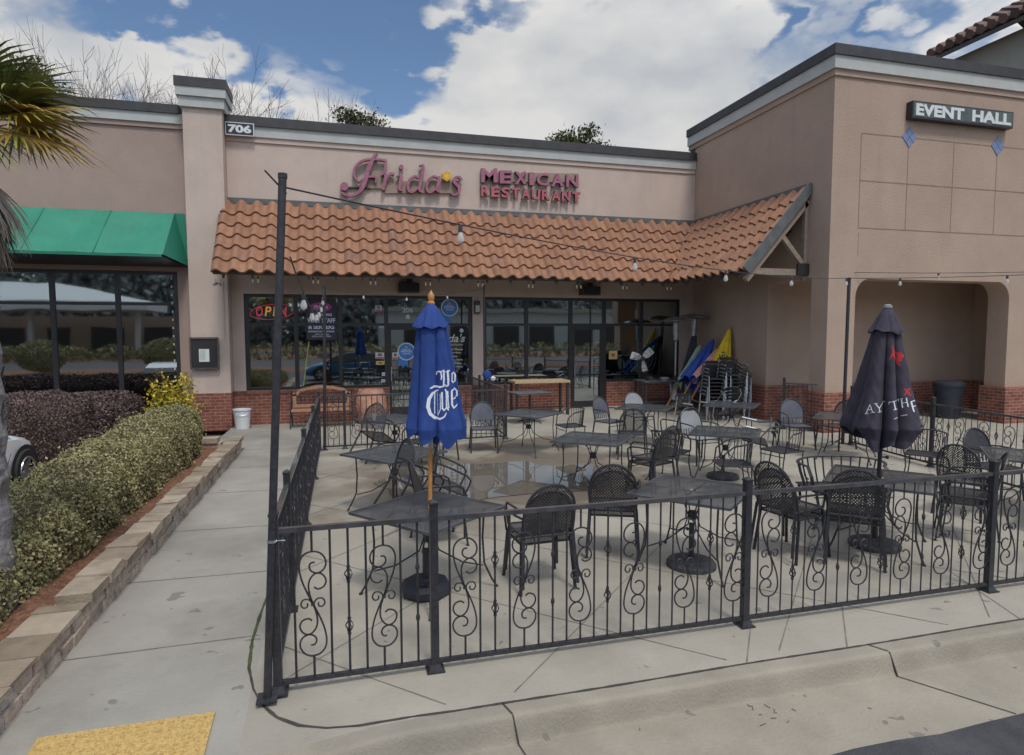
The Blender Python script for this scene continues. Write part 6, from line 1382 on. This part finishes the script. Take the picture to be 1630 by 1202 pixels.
# ---------------------------------------------------------------- vehicles
def car(label, x, y, rz, paint, z=-.152):
    t = thing('parked_car', label, 'car', (x, y, z), rz); n = 15
    # side profile (length along local x, front +x): lower body and greenhouse as lofted sections
    secs = [(-2.12, .42, .62, .60), (-2.05, .30, .88, .74), (-1.6, .22, .96, .82), (-.9, .20, .97, .86), (0, .19, .95, .87), (.8, .20, .93, .86), (1.3, .22, .88, .84), (1.75, .25, .78, .78), (2.05, .30, .64, .66), (2.15, .42, .56, .50)]
    b = MB(); rings = []
    for (sx, zb, zt, w) in secs:
        ring_ = [(sx, -w*.9, zb), (sx, -w, zb+.12), (sx, -w*1.01, (zb+zt)/2+.02), (sx, -w*.97, zt-.06), (sx, -w*.86, zt), (sx, 0, zt+.025), (sx, w*.86, zt), (sx, w*.97, zt-.06), (sx, w*1.01, (zb+zt)/2+.02), (sx, w, zb+.12), (sx, w*.9, zb)]; rings.append(ring_)
    k = len(rings[0]); b.add([p for r_ in rings for p in r_], [(i*k+j, i*k+j+1, (i+1)*k+j+1, (i+1)*k+j) for i in range(len(rings)-1) for j in range(k-1)]+[tuple(range(k)), tuple((len(rings)-1)*k+j for j in range(k))]); b.build('body', paint, t, True)
    b = MB(); sec2 = [(-1.75, .95, .70), (-1.15, 1.36, .60), (-.5, 1.44, .58), (.15, 1.42, .58), (.55, 1.30, .62), (1.15, .92, .74)]
    V = [(sx, s_*w, z_) for sx, z_, w in sec2 for s_ in (-1, 1)]; V2 = [(sx, s_*.82, .92) for sx, z_, w in sec2 for s_ in (-1, 1)]; m_ = len(sec2); b.add(V+V2, [(2*i, 2*i+1, 2*i+3, 2*i+2) for i in range(1, m_-2)]); b.build('roof', paint, t)
    b = MB(); b.add(V+V2, [(0, 1, 3, 2), (2*m_-4, 2*m_-3, 2*m_-1, 2*m_-2)]+[(2*i, 2*i+2, 2*m_+2*i+2, 2*m_+2*i) for i in range(m_-1)]+[(2*i+1, 2*i+3, 2*m_+2*i+3, 2*m_+2*i+1) for i in range(m_-1)]); b.build('windows', M['frame'], t)
    for sx in (-1.32, 1.36):
        for s_ in (-1, 1):
            wo = MB(); yy = s_*.86; wo.add([], []); prof_ = [(.20, -.1), (.31, -.1), (.33, -.07), (.33, .07), (.31, .1), (.20, .1)]; q = 24
            vs = [(sx+r_*math.cos(2*math.pi*j/q), yy-s_*.06+h, .33+r_*math.sin(2*math.pi*j/q)) for r_, h in prof_ for j in range(q)]
            wo.add(vs, [(i*q+j, i*q+(j+1) % q, (i+1)*q+(j+1) % q, (i+1)*q+j) for i in range(5) for j in range(q)]); wh = wo.build('wheel', M['rubber'], t, True)
            rm = MB()
            for k_ in range(5): a = k_*2*math.pi/5; rm.bar((sx, yy+s_*.02, .33), (sx+.2*math.cos(a), yy+s_*.035, .33+.2*math.sin(a)), .07, .02, (0, 1, 0))
            rm.tube([(sx+.205*math.cos(a), yy+s_*.04, .33+.205*math.sin(a)) for a in [2*math.pi*i/24 for i in range(25)]], .014, 5, False); rm.build('rim', M['chrome'], wh)
            ab = MB(); arc = [2*math.pi*i/24 for i in range(13)]; ab.add([(sx+r_*math.cos(a), s_*(.872), .33+r_*math.sin(a)) for r_ in (.33, .40) for a in arc], [(i, i+1, 13+i+1, 13+i) for i in range(12)]); ab.build('wheel_arch', M['rubber'], t)
    for s_ in (-1, 1): b = MB(); b.ico((2.02, s_*.55, .62), .10, 1, .6); b.build('headlight', M['chrome'], t); b = MB(); b.ico((-2.06, s_*.6, .78), .09, 1, .7); b.build('tail_light', M['sticker_red'], t)
    return t
car('silver white car nosed in behind the green hedge, only its front wheel showing', -5.62, 9.75, R(88), M['car_white'])
car('blue hatchback on the road under the viewpoint, seen reflected in the windows', .35, -1.0, R(180), M['car_blue'])

# ---------------------------------------------------------------- what the glass reflects across the road
def farmass(name, pts, n, size, m, kind='stuff'):
    P = []
    for (x, y, z, rx, ry, rz) in pts:
        q = rng.normal(size=(n, 3)); q /= np.linalg.norm(q, axis=1)[:, None]; q *= (.75+.3*rng.random(n))[:, None]; P.append(q*np.array([rx, ry, rz])+np.array([x, y, z]))
    return struct(leaves(name, np.concatenate(P), size, m), kind)
farmass('distant_wood', [(x+random.uniform(-3, 3), -95+random.uniform(-8, 8), 5+random.uniform(-1, 1), 9, 6, 9+random.uniform(0, 4)) for x in range(-150, 260, 6)], 2600, 1.5, M['far_tree'])
fs = thing('far_station', 'low pale roadside building with a white canopy reflected in the glass', 'building', (-25, -44, 0))
b = MB(); b.box(-38, -12, -54, -46, -.1, 4.2); C_(b.build('wall', M['raceway'], fs)); b = MB(); b.box(-52, -18, -44, -36, 4.6, 5.5); b.add([(-52, -44, 5.5), (-18, -44, 5.5), (-18, -36, 5.5), (-52, -36, 5.5), (-40, -40, 7.4), (-28, -40, 7.4)], [(0, 1, 5, 4), (2, 3, 4, 5), (1, 2, 5), (3, 0, 4)]); C_(b.build('canopy', M['white_plastic'], fs))
for x in (-50, -40, -30, -20): b = MB(); b.box(x-.2, x+.2, -40.2, -39.8, -.1, 4.6); C_(b.build('column', M['white_plastic'], fs))
for x in (-36, -31, -26, -21, -16): b = MB(); b.box(x, x+3, -46.0, -45.95, .3, 3); C_(b.build('window', M['frame'], fs))
fs = thing('far_shop', 'long pale low shop across the road reflected in the glass', 'building', (25, -52, 0))
b = MB(); b.box(5, 60, -62, -54, -.1, 5.2); C_(b.build('wall', M['trim_grey'], fs)); b = MB(); b.box(4.5, 60.5, -62.5, -53.5, 5.2, 5.8); C_(b.build('roof', M['green_wall'], fs))
for x in range(8, 58, 6): b = MB(); b.box(x, x+3.8, -54, -53.93, .3, 3.3); C_(b.build('window', M['frame'], fs))
for k, (x, y, r_) in enumerate(((-17.5, -11, 1.5), (-10.5, -11.5, 1.6), (9, -14, 1.4))):
    t = thing('clipped_bush', ('first', 'second', 'third')[k]+' rounded bush from the left in the median, seen reflected', 'bush', (x, y, 0), 0, 'rounded bushes across the lane'); q = rng.normal(size=(7000, 3)); q /= np.linalg.norm(q, axis=1)[:, None]; q *= (.8+.22*rng.random(7000))[:, None]
    leaves('foliage', q*np.array([r_, r_, 1.0])+np.array([0, 0, .95]), .13, M['leaf'], t)
struct(sheet('median', frange(-60, 60, 4), frange(-16, -9, 1), M['soil'], 0, lambda x, y: -.13+.0*x))
farmass('median_hedge', [(x, -30+random.uniform(-.3, .3), .5, 1.6, .8, .8) for x in range(-70, 80, 3)], 260, .35, M['leaf'])
struct(sheet('far_verge', frange(-120, 160, 10), frange(-44, -28, 4), M['soil'], 0, lambda x, y: -.14))
